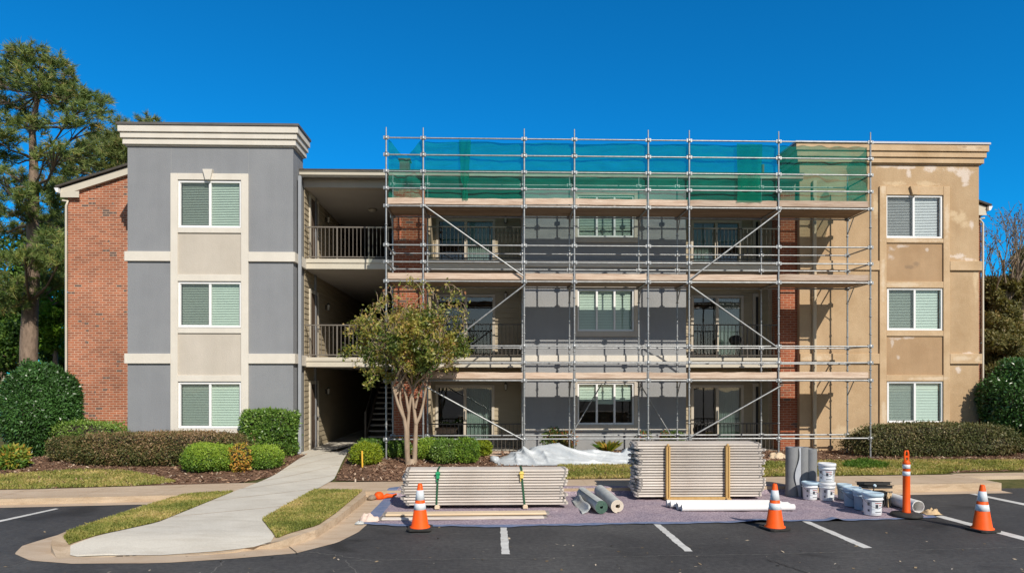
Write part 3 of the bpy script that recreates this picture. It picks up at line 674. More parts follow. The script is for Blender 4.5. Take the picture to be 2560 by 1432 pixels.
# ---- grey tower
gw = []
for (a, b) in ((452.6, 570), (705, 818.5), (955, 1070)): gw.append((wx(446, Y_T), wx(604, Y_T), ZT(b), ZT(a)))
ztop = ZT(367)
Y_TB, ZLOW = Y_W + .02, ZT(447)
mb = MB(); mb.wall_grid(XT0, XT1, .1, ztop, Y_T, Y_T + .25, gw)
mb.box(XT1 - .25, XT1, Y_T + .25, Y_TB, .1, ztop); mb.box(XT0, XT0 + .25, Y_T + .25, Y_TB, ZLOW, ztop); mb.box(XT0, XT0 + .25, Y_T + .25, Y_BR, .1, ZLOW)
mb.box(XT0 + .25, XT1 - .25, Y_TB - .12, Y_TB, ZLOW, ztop); mb.box(XT0, XT1, Y_T + .01, Y_TB, ztop, ztop + .04)
mb.box(XT0 + .25, XT1 + .1, Y_BR - .1, Y_BR - .002, .1, ZLOW + .5)
P_(mb, 'tower_wall', M['grey'], label='freshly painted grey stucco tower')
mb = MB()                                     # projecting narrow pier that the downspout runs on
mb.box(XT1 + .002, X_CO - .02, Y_T + .42, Y_W + .1, .1, ztop - .3); P_(mb, 'corner_pier', M['grey'])
# cornice: three stepped bands and a dark metal edge
mb = MB()
for (a, b, o) in ((320, 336.5, .185), (338, 350.5, .14), (352, 365, .095)):
    mb.box(XT0 - o, XT1 + o, Y_T - o, Y_TB + o * .5, ZT(b), ZT(a))
    mb.box(XT0 - o + .05, XT1 + o - .05, Y_T - o + .05, Y_TB, ZT(b) - .035, ZT(b))
P_(mb, 'cornice', M['cream'], bevel=.008)
mb = MB(); mb.box(XT0 - .215, XT1 + .215, Y_T - .215, Y_TB + .12, ZT(320) + .003, ZT(314)); P_(mb, 'roof_edge', M['flash'])
# cream trim
o = .055
mb = MB()
za, zb = ZT(435), .12
xa, xb, xc, xd = wx(428, Y_T), wx(446, Y_T), wx(604, Y_T), wx(622, Y_T)
mb.box(xa, xb, Y_T - o, Y_T + .02, zb, za); mb.box(xc, xd, Y_T - o, Y_T + .02, zb, za)
for (a, b) in ((435, 451), (571, 583), (687, 703.5), (820, 833), (938, 953.5), (1071, 1082)):
    mb.box(xb, xc, Y_T - o + .004, Y_T + .02, ZT(b), ZT(a))
P_(mb, 'window_surround', M['cream'], bevel=.006)
for (a, b) in ((583, 687), (833, 938), (1082, 1150)): mb = MB(); mb.box(xb, xc, Y_T - .012, Y_T + .01, max(ZT(b), .1), ZT(a)); P_(mb, 'infill_panel', M['panel'])
for (a, b) in ((630, 654), (884, 908.5)):
    mb = MB(); z0, z1 = ZT(b), ZT(a)
    mb.box(XT0 - .06, xa, Y_T - .065, Y_T + .02, z0, z1); P_(mb, 'belt_band', M['cream'], bevel=.006); mb = MB(); mb.box(xd, XT1 + .065, Y_T - .065, Y_T + .02, z0, z1)
    mb.box(XT1 - .01, XT1 + .065, Y_T + .02, Y_T + .40, z0, z1); P_(mb, 'belt_band', M['cream'], bevel=.006); mb = MB(); mb.box(XT1 + .12, X_CO + .02, Y_T + .36, Y_W + .12, z0 - .05, z1 - .02)
    P_(mb, 'belt_band', M['cream'], bevel=.006)
mb = MB(); zk0, zk1 = ZT(452), ZT(426); xk = (wx(510, Y_T), wx(535, Y_T), wx(529, Y_T), wx(517, Y_T))
mb.prism_y([(xk[0], zk1), (xk[1], zk1), (xk[2], zk0), (xk[3], zk0)], Y_T - .12, Y_T + .01); P_(mb, 'keystone', M['cream'], bevel=.006)
for i, h in enumerate(gw): make_window(*h, Y_T + .0, 2, (0,))
for px in (428, 621):                         # control joints at the head of the tower
    mb = MB(); mb.box(wx(px, Y_T) - .006, wx(px, Y_T) + .006, Y_T - .004, Y_T + .01, za + .02, ztop - .02); P_(mb, 'control_joint', M['greybay'])
# downspout on the tower's return
mb = MB(); xd0 = wx(750.5, Y_T + .35)
mb.box(xd0 - .045, xd0 + .045, Y_T + .27, Y_T + .37, .42, wz(440, Y_T + .3, 750)); mb.bar((xd0, Y_T + .32, .44), (xd0 + .05, Y_T + .08, .27), .09, .09)
P_(mb, 'downspout', M['downspout'], bevel=.01)

# ---- brick wing with a gable (left) and the end of its twin (right)
def gable(side):
    if side < 0: xe, xw, xr, yb = wx(135, Y_BR - .25), wx(170, Y_BR), wx(530, Y_BR), Y_BR
    else: xe, xw, xr, yb = wx(2482, Y_BR - .25), wx(2452, Y_BR), wx(2100, Y_BR), Y_BR
    px = 135 if side < 0 else 2482
    ze = wz(468 if side < 0 else 514, Y_BR - .25, px); sl = math.tan(R(17.6)) * 1.02
    s = 1 if side < 0 else -1
    zr = ze + abs(xr - xe) * sl
    lb = 'gabled red brick end wing' if side < 0 else 'brick wing showing behind the tan tower'
    xq = XT1 if side < 0 else XN0 + .3          # the wing stops at the passage / the balconies
    zw = ze + abs(xw - xe) * sl - .12; zq = zr - abs(xq - xr) * sl
    mb = MB(); mb.prism_y([(xw, .1), (xw, zw), (xr, zr - .12), (xq, zq - .12), (xq, .1)], yb, Y_BK); P_(mb, 'brick_wall', M['brick'], label=lb)
    mb = MB(); th = .22                      # rake board and boxed eave return
    mb.prism_y([(xe + s * .12, ze - th), (xe + s * .12, ze), (xr, zr), (xq, zq), (xq, zq - th), (xr, zr - th)], yb - .12, yb - .002)
    mb.prism_y([(xe + s * .12, ze - th), (xe + s * .12, ze - th + .1), (xw + s * .42, ze - th + .14), (xw + s * .42, ze - th - .06), (xe + s * .12, ze - th - .06)], yb - .14, yb - .125)
    mb.box(xe + s * .12, xw, yb - .002, Y_BK, ze - th - .04, ze - th + .03)
    P_(mb, 'rake_board', M['gutter'])
    mb = MB(); mb.prism_y([(xe, ze + .005), (xe - s * .02, ze + .06), (xr, zr + .08), (xq, zq + .08), (xq, zq + .004), (xr, zr + .004)], yb - .2, Y_BK + .2)
    P_(mb, 'gable_roof', M['roof'])
    mb = MB(); mb.prism_y([(xe - s * .02, ze - .01), (xe + s * .1, ze - .01), (xe + s * .1, ze - .15), (xe + s * .04, ze - .14)], yb - .22, Y_BK); P_(mb, 'eave_gutter', M['white'])
    mb = MB()
    mb.tube([(xe + s * .14, yb - .06, ze - .36), (xe + s * .30, yb - .06, ze - .38), (xw - s * .02, yb - .06, ze - .52), (xw - s * .02, yb - .06, .3)], .035, 8); P_(mb, 'downpipe', M['gutter'])

# ---- middle block: storeys, walls, balconies
zf3, zf2, zf1 = wz(648, Y_W, 860), wz(893, Y_W, 860), .25     # floor levels
zs3, zs2 = wz(673, Y_W, 860), wz(917, Y_W, 860)               # undersides of the slabs
zce = wz(472, Y_W + .1, 860)                                  # beam underside at the top storey
X_B0, X_B1 = XM(982), XM(1062)       # brick pier left
X_G0, X_G1 = XM(1308), XM(1714)      # grey bay
X_P0, X_P1 = XM(1951), XM(2001)      # brick pier right
XN0, XN1 = XN(1999), XN(2447)
z_eave = wz(440, Y_W, 1300)
gable(-1); gable(1)
for (zt, zb) in ((zf3, zs3), (zf2, zs2)):
    mb = MB(); mb.box(X_CO, X_B0, Y_W + .02, 31, zb, zt - .12); P_(mb, 'floor_slab', M['ceil'])
    for a, b in ((X_B1, X_G0), (X_G1, X_P0)): mb = MB(); mb.box(a, b, Y_W + .06, Y_D, zb, zt - .02); P_(mb, 'floor_slab', M['ceil'])
    mb = MB(); mb.box(X_CO + .002, X_B0, Y_W - .03, Y_W + .02, zb - .0, zt - .12); mb.box(X_CO + .002, X_B0, Y_W - .06, Y_W + .3, zt - .12, zt); P_(mb, 'slab_edge', M['gutter'], bevel=.006)
    for a, b in ((X_B1, X_G0), (X_G1, X_P0)): mb = MB(); mb.box(a, b, Y_W + .01, Y_W + .06, zb - .02, zt - .1); mb.box(a, b, Y_W - .02, Y_W + .2, zt - .1, zt); P_(mb, 'slab_edge', M['gutter'], bevel=.006)
mb = MB(); mb.box(X_CO, X_B0, Y_W + .12, 31, -.05, .26); mb.box(X_B1, X_P0, Y_W + .05, Y_D, -.05, .24); P_(mb, 'ground_slab', M['conc'])
# top storey ceilings and beams
mb = MB(); mb.box(X_CO, X_B0, Y_W + .3, 31, zce, zce + .1); mb.box(X_B1, X_P0, Y_W + .3, Y_D, zce - .05, zce + .1); P_(mb, 'ceiling', M['ceil'])
mb = MB(); mb.box(X_CO, XN0, Y_W - .02, Y_W + .3, zce, z_eave); mb.box(X_CO - .05, XN0, Y_W - .34, Y_W - .021, z_eave - .05, z_eave - .02); P_(mb, 'soffit_beam', M['soffit'])
# eave gutter and roof
zg0, zg1 = wz(440, Y_W - .35, 860), wz(426.5, Y_W - .35, 860)
xg0 = wx(743, Y_W - .35)
mb = MB()
mb.prism_x([(Y_W - .32, zg0), (Y_W - .36, zg0 + .03), (Y_W - .37, zg1 - .035), (Y_W - .40, zg1 - .03), (Y_W - .40, zg1), (Y_W - .32, zg1), (Y_W - .30, zg0)], xg0, XN0 + .02)
mb.box(xg0, XN0, Y_W - .30, Y_W - .26, zg0 - .02, zg1)
P_(mb, 'roof_gutter', M['gutter'])
mb = MB(); mb.prism_x([(Y_W - .42, zg1 - .01), (Y_W - .42, zg1 + .025), (29.5, zg1 + 2.35), (33, zg1 + 1.2), (33, zg1 + 1.1), (29.5, zg1 + 2.25)], xg0 + .02, XN0 + .02)
P_(mb, 'main_roof', M['roof'])
xv = wx(1012, 22.5); zv = zg1 + .08 * 22.5 / 9.9 * .9 + .1
mb = MB(); mb.box(xv - .16, xv + .16, 22.4, 22.72, zv - .2, wz(403, 22.5, 1012)); mb.box(xv - .2, xv + .2, 22.36, 22.76, wz(403, 22.5, 1012), wz(399, 22.5, 1012)); P_(mb, 'roof_vent', M['flash'])
xv = wx(1907, 22.5); mb = MB(); mb.tube([(xv, 22.5, zv - .2), (xv, 22.5, wz(412, 22.5, 1907))], .05, 8); P_(mb, 'vent_pipe', M['flash'])
# breezeway: sided left wall with doors, right wall, back
def siding_x(x, y0, y1, z0, z1, step=.165):
    mb = MB(); z = z0
    while z < z1 - .01:
        zt = min(z + step, z1); mb.add([(x + .028, y0, z), (x + .028, y1, z), (x + .008, y1, zt), (x + .008, y0, zt)], [(0, 1, 2, 3)])
        mb.add([(x + .028, y0, z), (x, y0, z), (x, y1, z), (x + .028, y1, z)], [(0, 1, 2, 3)]); mb.add([(x + .028, y0, z), (x + .008, y0, zt), (x, y0, zt), (x, y0, z)], [(0, 1, 2, 3)]); z += step
    return mb
def siding_y(mb, y, x0, x1, z0, z1, step=.165):
    z = z0
    while z < z1 - .01:
        zt = min(z + step, z1); mb.add([(x0, y - .028, z), (x1, y - .028, z), (x1, y - .008, zt), (x0, y - .008, zt)], [(0, 1, 2, 3)])
        mb.add([(x0, y, z), (x1, y, z), (x1, y - .028, z), (x0, y - .028, z)], [(0, 1, 2, 3)]); z += step
    return mb
mb = MB(); mb.box(X_CO - .25, X_CO, Y_W + .1, 31, .1, zg1); P_(mb, 'passage_wall', M['siding'])
mb = siding_x(X_CO, Y_W + .04, 31, .24, zce); P_(mb, 'lap_siding', M['siding'])
mb = MB(); mb.box(X_B0, X_B0 + .2, Y_W + .25, 31, .1, zg1); P_(mb, 'passage_wall', M['door'])  # right wall in the dark door colour, passage shade put into it
mb = MB(); mb.box(X_CO, X_B0, 30.8, 31, .1, zg1); P_(mb, 'passage_end', M['dark'])  # near-black end wall, shade of the passage put into its colour
def lantern(x, y, z, face):
    fx, fy = face; mb = MB()
    mb.box(x - .05 * abs(fy) - .0, x + .05 * abs(fy) + .02 * fx, y - .05 * abs(fx) + .02 * min(fy, 0), y + .05 * abs(fx), z - .08, z + .08)
    c = (x + fx * .09, y + fy * .09, z)
    mb.lathe([(.005, .16), (.05, .10), (.055, .09), (.05, .085), (.005, .085)], c, 8); mb.lathe([(.03, -.09), (.035, -.1), (.004, -.12)], c, 8)
    mb.bar((x, y, z + .02), (c[0], c[1], z + .11), .015, .015)
    l = P_(mb, 'wall_lantern', M['lamp']); ORG[l.name] = ORG[BLD.name]
    mb = MB(); mb.lathe([(.042, .085), (.032, -.09)], c, 8); mb.build('lamp_glass', M['frosted'], l)
for zb, hh in ((zf1, 2.0), (zf2, 2.0), (zf3, 2.0)):
    ya, yb_ = Y_W + .62, Y_W + 1.42; xx = X_CO + .032
    mb = MB(); mb.box(xx - .03, xx + .012, ya, yb_, zb, zb + hh)
    for (u, v) in ((.12, .9), (1.05, 1.85)):
        for (p, q) in ((ya + .1, ya + .36), (ya + .44, yb_ - .1)): mb.box(xx + .012, xx + .02, p, q, zb + u, zb + v)
    d = P_(mb, 'entry_door', M['door'], bevel=.004); ORG[d.name] = ORG[BLD.name]
    mb = MB(); mb.lathe([(.004, -.03), (.026, -.022), (.03, 0), (.026, .022), (.004, .03)], (xx + .06, yb_ - .08, zb + .95), 10); mb.box(xx + .01, xx + .05, yb_ - .09, yb_ - .07, zb + .94, zb + .96); mb.build('door_handle', M['wire'], d)
    mb = MB(); t = .11
    mb.box(xx - .03, xx + .03, ya - t, ya, zb, zb + hh + t); mb.box(xx - .03, xx + .03, yb_, yb_ + t, zb, zb + hh + t); mb.box(xx - .03, xx + .03, ya, yb_, zb + hh, zb + hh + t)
    mb.build('door_frame', M['gutter'], d)
    lantern(X_CO + .03, Y_W + 2.5, zb + 1.75, (1, 0))
mb = MB(); mb.lathe([(.02, 0), (.13, -.01), (.15, -.05), (.10, -.09), (.01, -.10)], (wx(925, 22), 22.5, zce), 14); P_(mb, 'ceiling_lamp', M['frosted'])
# breezeway railings
def railing(x0, x1, y, z0, h, mat, step=.115, t=.02):
    mb = MB(); mb.box(x0, x1, y - .02, y + .02, z0 + h - .035, z0 + h); mb.box(x0, x1, y - .014, y + .014, z0 + .06, z0 + .09)
    n = int((x1 - x0) / step)
    for k in range(1, n):
        x = x0 + (x1 - x0) * k / n; w = .018 if k % 8 == 0 else .0075
        mb.box(x - w, x + w, y - w, y + w, z0 + (0 if k % 8 == 0 else .09), z0 + h - .035)
    return P_(mb, 'railing', M[mat])
for zb in (zf2, zf3): railing(X_CO + .04, X_B0 - .02, Y_W + .06, zb, .98, 'railing_sun_tone')
# stairs at the back of the passage
xs0, xs1 = wx(914, 23.2), X_B0 - .02
mb = MB(); nst = 15; rise = (zf2 - zf1) / nst
for k in range(nst):
    y = 23.2 + k * .27; z = zf1 + rise * (k + 1); mb.box(xs0 + .06, xs1, y, y + .30, z - .05, z)
st = P_(mb, 'staircase', M['ceil']); ORG[st.name] = ORG[BLD.name]
mb = MB(); mb.bar((xs0 + .03, 23.1, zf1), (xs0 + .03, 23.2 + nst * .27, zf2), .06, .30); mb.box(xs0 + .0, xs0 + .06, 23.0, 23.08, zf1, zf1 + 1.05)
mb.tube([(xs0 + .03, 23.04, zf1 + 1.0), (xs0 + .03, 23.2 + nst * .27, zf2 + .95)], .022, 6)
mb.build('stringer', M['railing'], st)

# ---- brick piers
for a, b in ((X_B0, X_B1), (X_P0, X_P1)):
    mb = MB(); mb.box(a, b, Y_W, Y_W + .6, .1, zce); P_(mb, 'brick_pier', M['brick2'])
# ---- grey bay with triple windows
bw = []
for (a, b) in ((489, 593), (722.5, 827.5), (956.5, 1060.5)): bw.append((XM(1443), XM(1584), ZM(b), ZM(a)))
Y_G = Y_W - .05
mb = MB(); mb.wall_grid(X_G0, X_G1, .1, zce, Y_G, Y_G + .3, bw); mb.box(X_G0, X_G0 + .2, Y_G + .3, Y_D, .1, zce); mb.box(X_G1 - .2, X_G1, Y_G + .3, Y_D, .1, zce)
P_(mb, 'bay_wall', M['greybay'], label='pale grey rendered bay behind the scaffold')
mb = MB()
for x0, x1, z0, z1 in bw:
    ta, tb = XM(1435), XM(1593); mb.box(ta, x0, Y_G - .05, Y_G + .02, z0 - .16, z1 + .08); mb.box(x1, tb, Y_G - .05, Y_G + .02, z0 - .16, z1 + .08); mb.box(x0, x1, Y_G - .054, Y_G + .02, z0 - .162, z0); mb.box(x0, x1, Y_G - .046, Y_G + .02, z1, z1 + .08)
P_(mb, 'window_surround', M['panel'], bevel=.005)
for (a, b) in ((652, 668), (888, 903.5), (1072, 1077)):
    mb = MB(); mb.box(X_G0, X_G1, Y_G - .06, Y_G + .02, ZM(b), ZM(a)); P_(mb, 'belt_band', M['cream'], bevel=.005)
for i, h in enumerate(bw): make_window(*h, Y_G, 3, (), fr='white', w=.05, drop=(1, 1, 1) if i < 2 else (.42, .5, .42))
# ---- balconies: sided door walls, sliding doors, railings
def slider(px0, px1, ztop_, zb, curt, lit):
    x0, x1 = wx(px0, Y_D), wx(px1, Y_D); z0, z1 = zb + .02, ztop_
    mb = MB(); w = .085; y0 = Y_D - .05
    mb.box(x0, x0 + w, y0, Y_D + .1, z0, z1); mb.box(x1 - w, x1, y0, Y_D + .1, z0, z1); mb.box(x0 + w, x1 - w, y0, Y_D + .1, z1 - w, z1); mb.box(x0 + w, x1 - w, y0, Y_D + .1, z0, z0 + .08)
    xm = (x0 + x1) / 2; mb.box(xm - .045, xm + .045, y0 + .01, Y_D + .09, z0 + .08, z1 - w)
    d = P_(mb, 'sliding_door', M['tanframe']); ORG[d.name] = ORG[BLD.name]
    mb = MB()
    for a, b, yy in ((x0 + w, xm - .045, Y_D), (xm + .045, x1 - w, Y_D + .03)): mb.add([(a, yy, z0 + .08), (b, yy, z0 + .08), (b, yy, z1 - w), (a, yy, z1 - w)], [(0, 1, 2, 3)])
    mb.build('pane', M['doorglass'], d)
    mb = MB(); mb.box(xm - .02, xm + .012, y0 - .03, y0 + .008, z0 + .85, z0 + 1.12); mb.build('door_handle', M['wire'], d)
    mb = MB()
    n = 26; a, b = (x0 + w, xm) if curt == 'l' else (xm, x1 - w) if curt == 'r' else (x0 + w, x1 - w)
    pts = [(a + (b - a) * k / n, Y_D + .2 + .03 * (1 if k % 2 else -1)) for k in range(n + 1)]
    for p, q in zip(pts, pts[1:]): mb.add([(p[0], p[1], z0 + .1), (q[0], q[1], z0 + .1), (q[0], q[1], z1 - .1), (p[0], p[1], z1 - .1)], [(0, 1, 2, 3)])
    if curt: mb.build('curtain', M['curtain'], d)
    return (x0, x1, z0, z1)
zd3, zd2, zd1 = wz(547, Y_D, 1160), wz(736, Y_D, 1160), wz(962, Y_D, 1160)
for (xa, xb, spec) in ((X_B1, X_G0, ((1091, 1238, 'r'), (1091, 1238, None), (1089, 1236, 'r'))), (X_G1, X_P0, ((1727, 1853, 'l'), (1727, 1858, 'r'), (1727, 1858, 'r')))):
    side = xa > 0
    for (zb, zt, hd, sp) in ((zf3, zce - .05, zd3, spec[0]), (zf2, zs3, zd2, spec[1]), (zf1, zs2, zd1, spec[2])):
        x0, x1, z0, z1 = slider(sp[0], sp[1], hd, zb, sp[2], 1)
        wxa, wxb = max(xa - .6, -9), xb + .6
        mb = MB(); mb.wall_grid(xa - .2, xb + .2, zb - .05, zt + .05, Y_D + .002, Y_D + .14, [(x0, x1, z0 - .001, z1)]); P_(mb, 'balcony_wall', M['siding'])
        mb = MB(); siding_y(mb, Y_D, xa + .0, x0 - .0, zb, zt); siding_y(mb, Y_D, x1, xb, zb, zt); siding_y(mb, Y_D, x0, x1, z1 + .02, zt); P_(mb, 'lap_siding', M['siding'])
        if side:                               # storage closet door beside the slider
            cx0, cx1 = wx(1890, Y_D - .1), wx(1930, Y_D - .1)
            mb = MB(); mb.box(cx0, cx1, Y_D - .06, Y_D - .03, zb, hd - .05); cdr = P_(mb, 'closet_door', M['dark']); ORG[cdr.name] = ORG[BLD.name]
            mb = MB(); mb.box(cx0 - .09, cx0, Y_D - .08, Y_D - .025, zb, hd + .05); mb.box(cx1, cx1 + .09, Y_D - .08, Y_D - .025, zb, hd + .05); mb.box(cx0, cx1, Y_D - .08, Y_D - .025, hd - .05, hd + .05); mb.build('door_frame', M['tanframe'], cdr)
        else:
            lantern(wx(1264, Y_D) , Y_D - .03, hd - .06, (0, -1))
        if zb == zf1: railing(xa + .06, xb - .06, Y_W + .12, .16, wz(1058, Y_W + .12, 1160) - .16, 'railing')
        else: railing(xa + .04, xb - .04, Y_W + .1, zb, (wz(566, Y_W + .1, 1160) if zb == zf3 else wz(809, Y_W + .1, 1160)) - zb, 'railing')
for x in (X_B1, X_P0 - .12, X_G0 - .02, X_G1 - .10):   # return walls of the balconies
    mb = MB(); mb.box(x, x + .12, Y_W + .3 if x in (X_G0 - .02, X_G1 - .10) else Y_W + .6, Y_D, .1, zce); P_(mb, 'return_wall', M['siding'])
# partitions behind the glass, the rooms' darkness put into their colour
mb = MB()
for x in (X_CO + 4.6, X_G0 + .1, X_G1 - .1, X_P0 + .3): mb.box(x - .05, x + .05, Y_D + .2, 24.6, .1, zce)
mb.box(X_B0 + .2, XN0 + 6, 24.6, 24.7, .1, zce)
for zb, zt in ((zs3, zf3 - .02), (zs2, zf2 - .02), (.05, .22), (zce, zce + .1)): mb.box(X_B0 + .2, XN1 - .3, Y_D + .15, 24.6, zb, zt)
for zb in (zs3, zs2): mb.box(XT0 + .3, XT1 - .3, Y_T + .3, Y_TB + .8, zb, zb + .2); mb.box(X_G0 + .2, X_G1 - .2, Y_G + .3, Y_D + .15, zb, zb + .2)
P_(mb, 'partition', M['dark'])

# ---- tan tower (still unpainted)
tw = []
for (xa, xb, a, b) in ((2213, 2355, 489, 596), (2217, 2356, 720.5, 826), (2217, 2357, 953, 1056.5)): tw.append((XN(xa), XN(xb), ZN(b), ZN(a)))
znt = ZN(411)
Y_NB, ZLN = Y_TAN + 1.1, z_eave + .1
mb = MB(); mb.wall_grid(XN0, XN1, .1, znt, Y_TAN, Y_TAN + .25, tw); mb.box(XN0, XN0 + .25, Y_TAN + .25, Y_NB, .1, znt); mb.box(XN1 - .25, XN1, Y_TAN + .25, Y_NB, .1, znt); mb.box(XN0 + .25, XN1 - .25, Y_NB - .12, Y_NB, ZLN, znt); mb.box(XN0, XN1, Y_TAN + .01, Y_NB, znt, znt + .04)
mb.box(XN0, XN1, Y_NB + .2, Y_NB + .3, .1, ZLN + .4)
P_(mb, 'tower_wall', M['tan'], label='old tan stucco tower with pale repair patches')
mb = MB()
for (a, b, o) in ((366, 382.5, .185), (384, 396.5, .14), (398, 410, .095)):
    mb.box(XN0 - o, XN1 + o, Y_TAN - o, Y_NB + o * .5, ZN(b), ZN(a)); mb.box(XN0 - o + .05, XN1 + o - .05, Y_TAN - o + .05, Y_NB, ZN(b) - .035, ZN(b))
P_(mb, 'cornice', M['tantrim'], bevel=.006)
mb = MB(); mb.box(XN0 - .215, XN1 + .215, Y_TAN - .215, Y_NB + .12, ZN(366) + .003, ZN(361)); P_(mb, 'roof_edge', M['pale_flash'])
t0, t1, t2, t3 = XN(2197), XN(2214), XN(2356), XN(2372)
mb = MB(); o = .055
mb.box(t0, t1, Y_TAN - o, Y_TAN + .02, .12, ZN(467)); mb.box(t2, t3, Y_TAN - o, Y_TAN + .02, .12, ZN(467))
for (a, b) in ((467, 488.5), (597, 608), (704, 720), (826.5, 840), (937, 952.5), (1057, 1066)): mb.box(t1, t2, Y_TAN - o + .004, Y_TAN + .02, ZN(b), ZN(a))
P_(mb, 'window_surround', M['tantrim'], bevel=.006)
for (a, b) in ((608, 704), (840, 937), (1066, 1140)): mb = MB(); mb.box(t1, t2, Y_TAN - .012, Y_TAN + .01, ZN(b), ZN(a)); P_(mb, 'infill_panel', M['tanpanel'])
for (a, b) in ((653, 676), (884, 909)):
    mb = MB(); mb.box(XN0, t0, Y_TAN - .05, Y_TAN + .02, ZN(b), ZN(a)); P_(mb, 'belt_band', M['tantrim'], bevel=.006); mb = MB(); mb.box(t3, XN1 + .065, Y_TAN - .065, Y_TAN + .02, ZN(b), ZN(a)); mb.box(XN1 - .01, XN1 + .065, Y_TAN + .02, Y_TAN + 1.2, ZN(b), ZN(a)); P_(mb, 'belt_band', M['tantrim'], bevel=.006)
mb = MB(); k0, k1 = ZN(489), ZN(468)
mb.prism_y([(XN(2270), k1), (XN(2291), k1), (XN(2287), k0), (XN(2276), k0)], Y_TAN - .12, Y_TAN + .01); P_(mb, 'keystone', M['tantrim'], bevel=.006)
for i, h in enumerate(tw): make_window(*h, Y_TAN, 2, (0,), drop=1.0, glass='glass_clear' if i == 0 else 'glass', slat='blind_pale')
mb = MB(); xd = XN(2034); mb.box(xd - .055, xd + .055, Y_TAN - .09, Y_TAN - .005, .35, ZN(455)); mb.bar((xd, Y_TAN - .05, .36), (xd, Y_TAN - .25, .27), .1, .08)
for py in (520, 640, 745, 870, 990): mb.box(xd - .075, xd + .075, Y_TAN - .094, Y_TAN - .004, ZN(py) - .02, ZN(py) + .02)
P_(mb, 'downspout', M['tanspout'], bevel=.01)
# skim-coat repairs: plaster smeared on the stucco, each stain at its own place on the wall
def stained(m, lists):
    """adds soft-edged plaster smears (centre, radii in metres on the wall) to a stucco material"""
    t = m.node_tree; p = next(n for n in t.nodes if n.type == 'BSDF_PRINCIPLED'); col = p.inputs['Base Color'].links[0].from_socket
    oc = N(t, 'ShaderNodeTexCoord').outputs['Object']; n1 = noise_f(t, oc, 3.2, 7, .68, .4)
    for marks, colour, fac in lists:
        acc = None
        for (px, py, rx, ry) in marks:
            c = (XN(px) - BLD.location.x, 0, ZN(py) - BLD.location.z); r = (rx / 83, 1, ry / 83)
            sb = N(t, 'ShaderNodeVectorMath', operation='SUBTRACT'); sb.inputs[1].default_value = c; t.links.new(oc, sb.inputs[0])
            mu = N(t, 'ShaderNodeVectorMath', operation='MULTIPLY'); mu.inputs[1].default_value = (1 / r[0], 0, 1 / r[2]); t.links.new(sb.outputs[0], mu.inputs[0])
            ln = N(t, 'ShaderNodeVectorMath', operation='LENGTH'); t.links.new(mu.outputs[0], ln.inputs[0])
            if acc is None: acc = ln.outputs['Value']
            else:
                mn = N(t, 'ShaderNodeMath', operation='MINIMUM'); t.links.new(acc, mn.inputs[0]); t.links.new(ln.outputs['Value'], mn.inputs[1]); acc = mn.outputs[0]
        ad = N(t, 'ShaderNodeMath', operation='MULTIPLY_ADD'); ad.inputs[1].default_value = 3.4; t.links.new(n1, ad.inputs[0]); t.links.new(acc, ad.inputs[2])
        mr = N(t, 'ShaderNodeMapRange'); mr.inputs[1].default_value = 2.62; mr.inputs[2].default_value = 2.02; mr.inputs[3].default_value = 0; mr.inputs[4].default_value = fac; t.links.new(ad.outputs[0], mr.inputs[0])
        col = mixc(t, mr.outputs[0], col, colour)
    t.links.new(col, p.inputs['Base Color'])
stained(M['tan'], [(((2215, 417, 34, 7), (2268, 419, 40, 6), (2330, 421, 22, 12), (2375, 424, 30, 10), (2405, 430, 30, 14), (2414, 446, 13, 22), (2272, 436, 8, 22), (2430, 560, 8, 14), (2390, 640, 34, 8), (2420, 647, 22, 6), (2396, 924, 10, 10), (2420, 884, 20, 6)), (.70, .60, .52), .85),
                   (((2402, 544, 28, 19), (2385, 534, 18, 12), (2412, 558, 14, 14), (2235, 459, 40, 8), (2320, 459, 40, 8), (2190, 520, 10, 40), (2440, 700, 8, 60), (2120, 1080, 60, 20)), (.66, .51, .33), .7),
                   (((2100, 740, 60, 60), (2410, 770, 30, 90), (2050, 600, 40, 70), (2400, 1010, 40, 70), (2140, 930, 40, 80)), (.37, .24, .125), .35)])
stained(M['tanpanel'], [(((2228, 622, 11, 10), (2226, 642, 10, 9), (2252, 616, 16, 5), (2318, 624, 6, 7), (2240, 846, 26, 5), (2230, 858, 5, 14), (2246, 894, 6, 8), (2270, 844, 24, 5)), (.66, .58, .52), .6), (((2290, 660, 8, 8), (2275, 668, 16, 5)), (.22, .16, .11), .5)])
stained(M['tantrim'], [(((2425, 374, 50, 8), (2405, 896, 36, 9), (2442, 898, 14, 12), (2285, 602, 90, 5), (2262, 712, 80, 7), (2320, 946, 60, 5), (2205, 700, 8, 60), (2205, 480, 9, 40), (2365, 560, 8, 60), (2208, 1040, 9, 40), (2040, 896, 40, 10)), (.70, .57, .42), .7), (((2440, 374, 14, 5), (2400, 372, 8, 4), (2448, 898, 7, 5)), (.28, .19, .12), .6)])
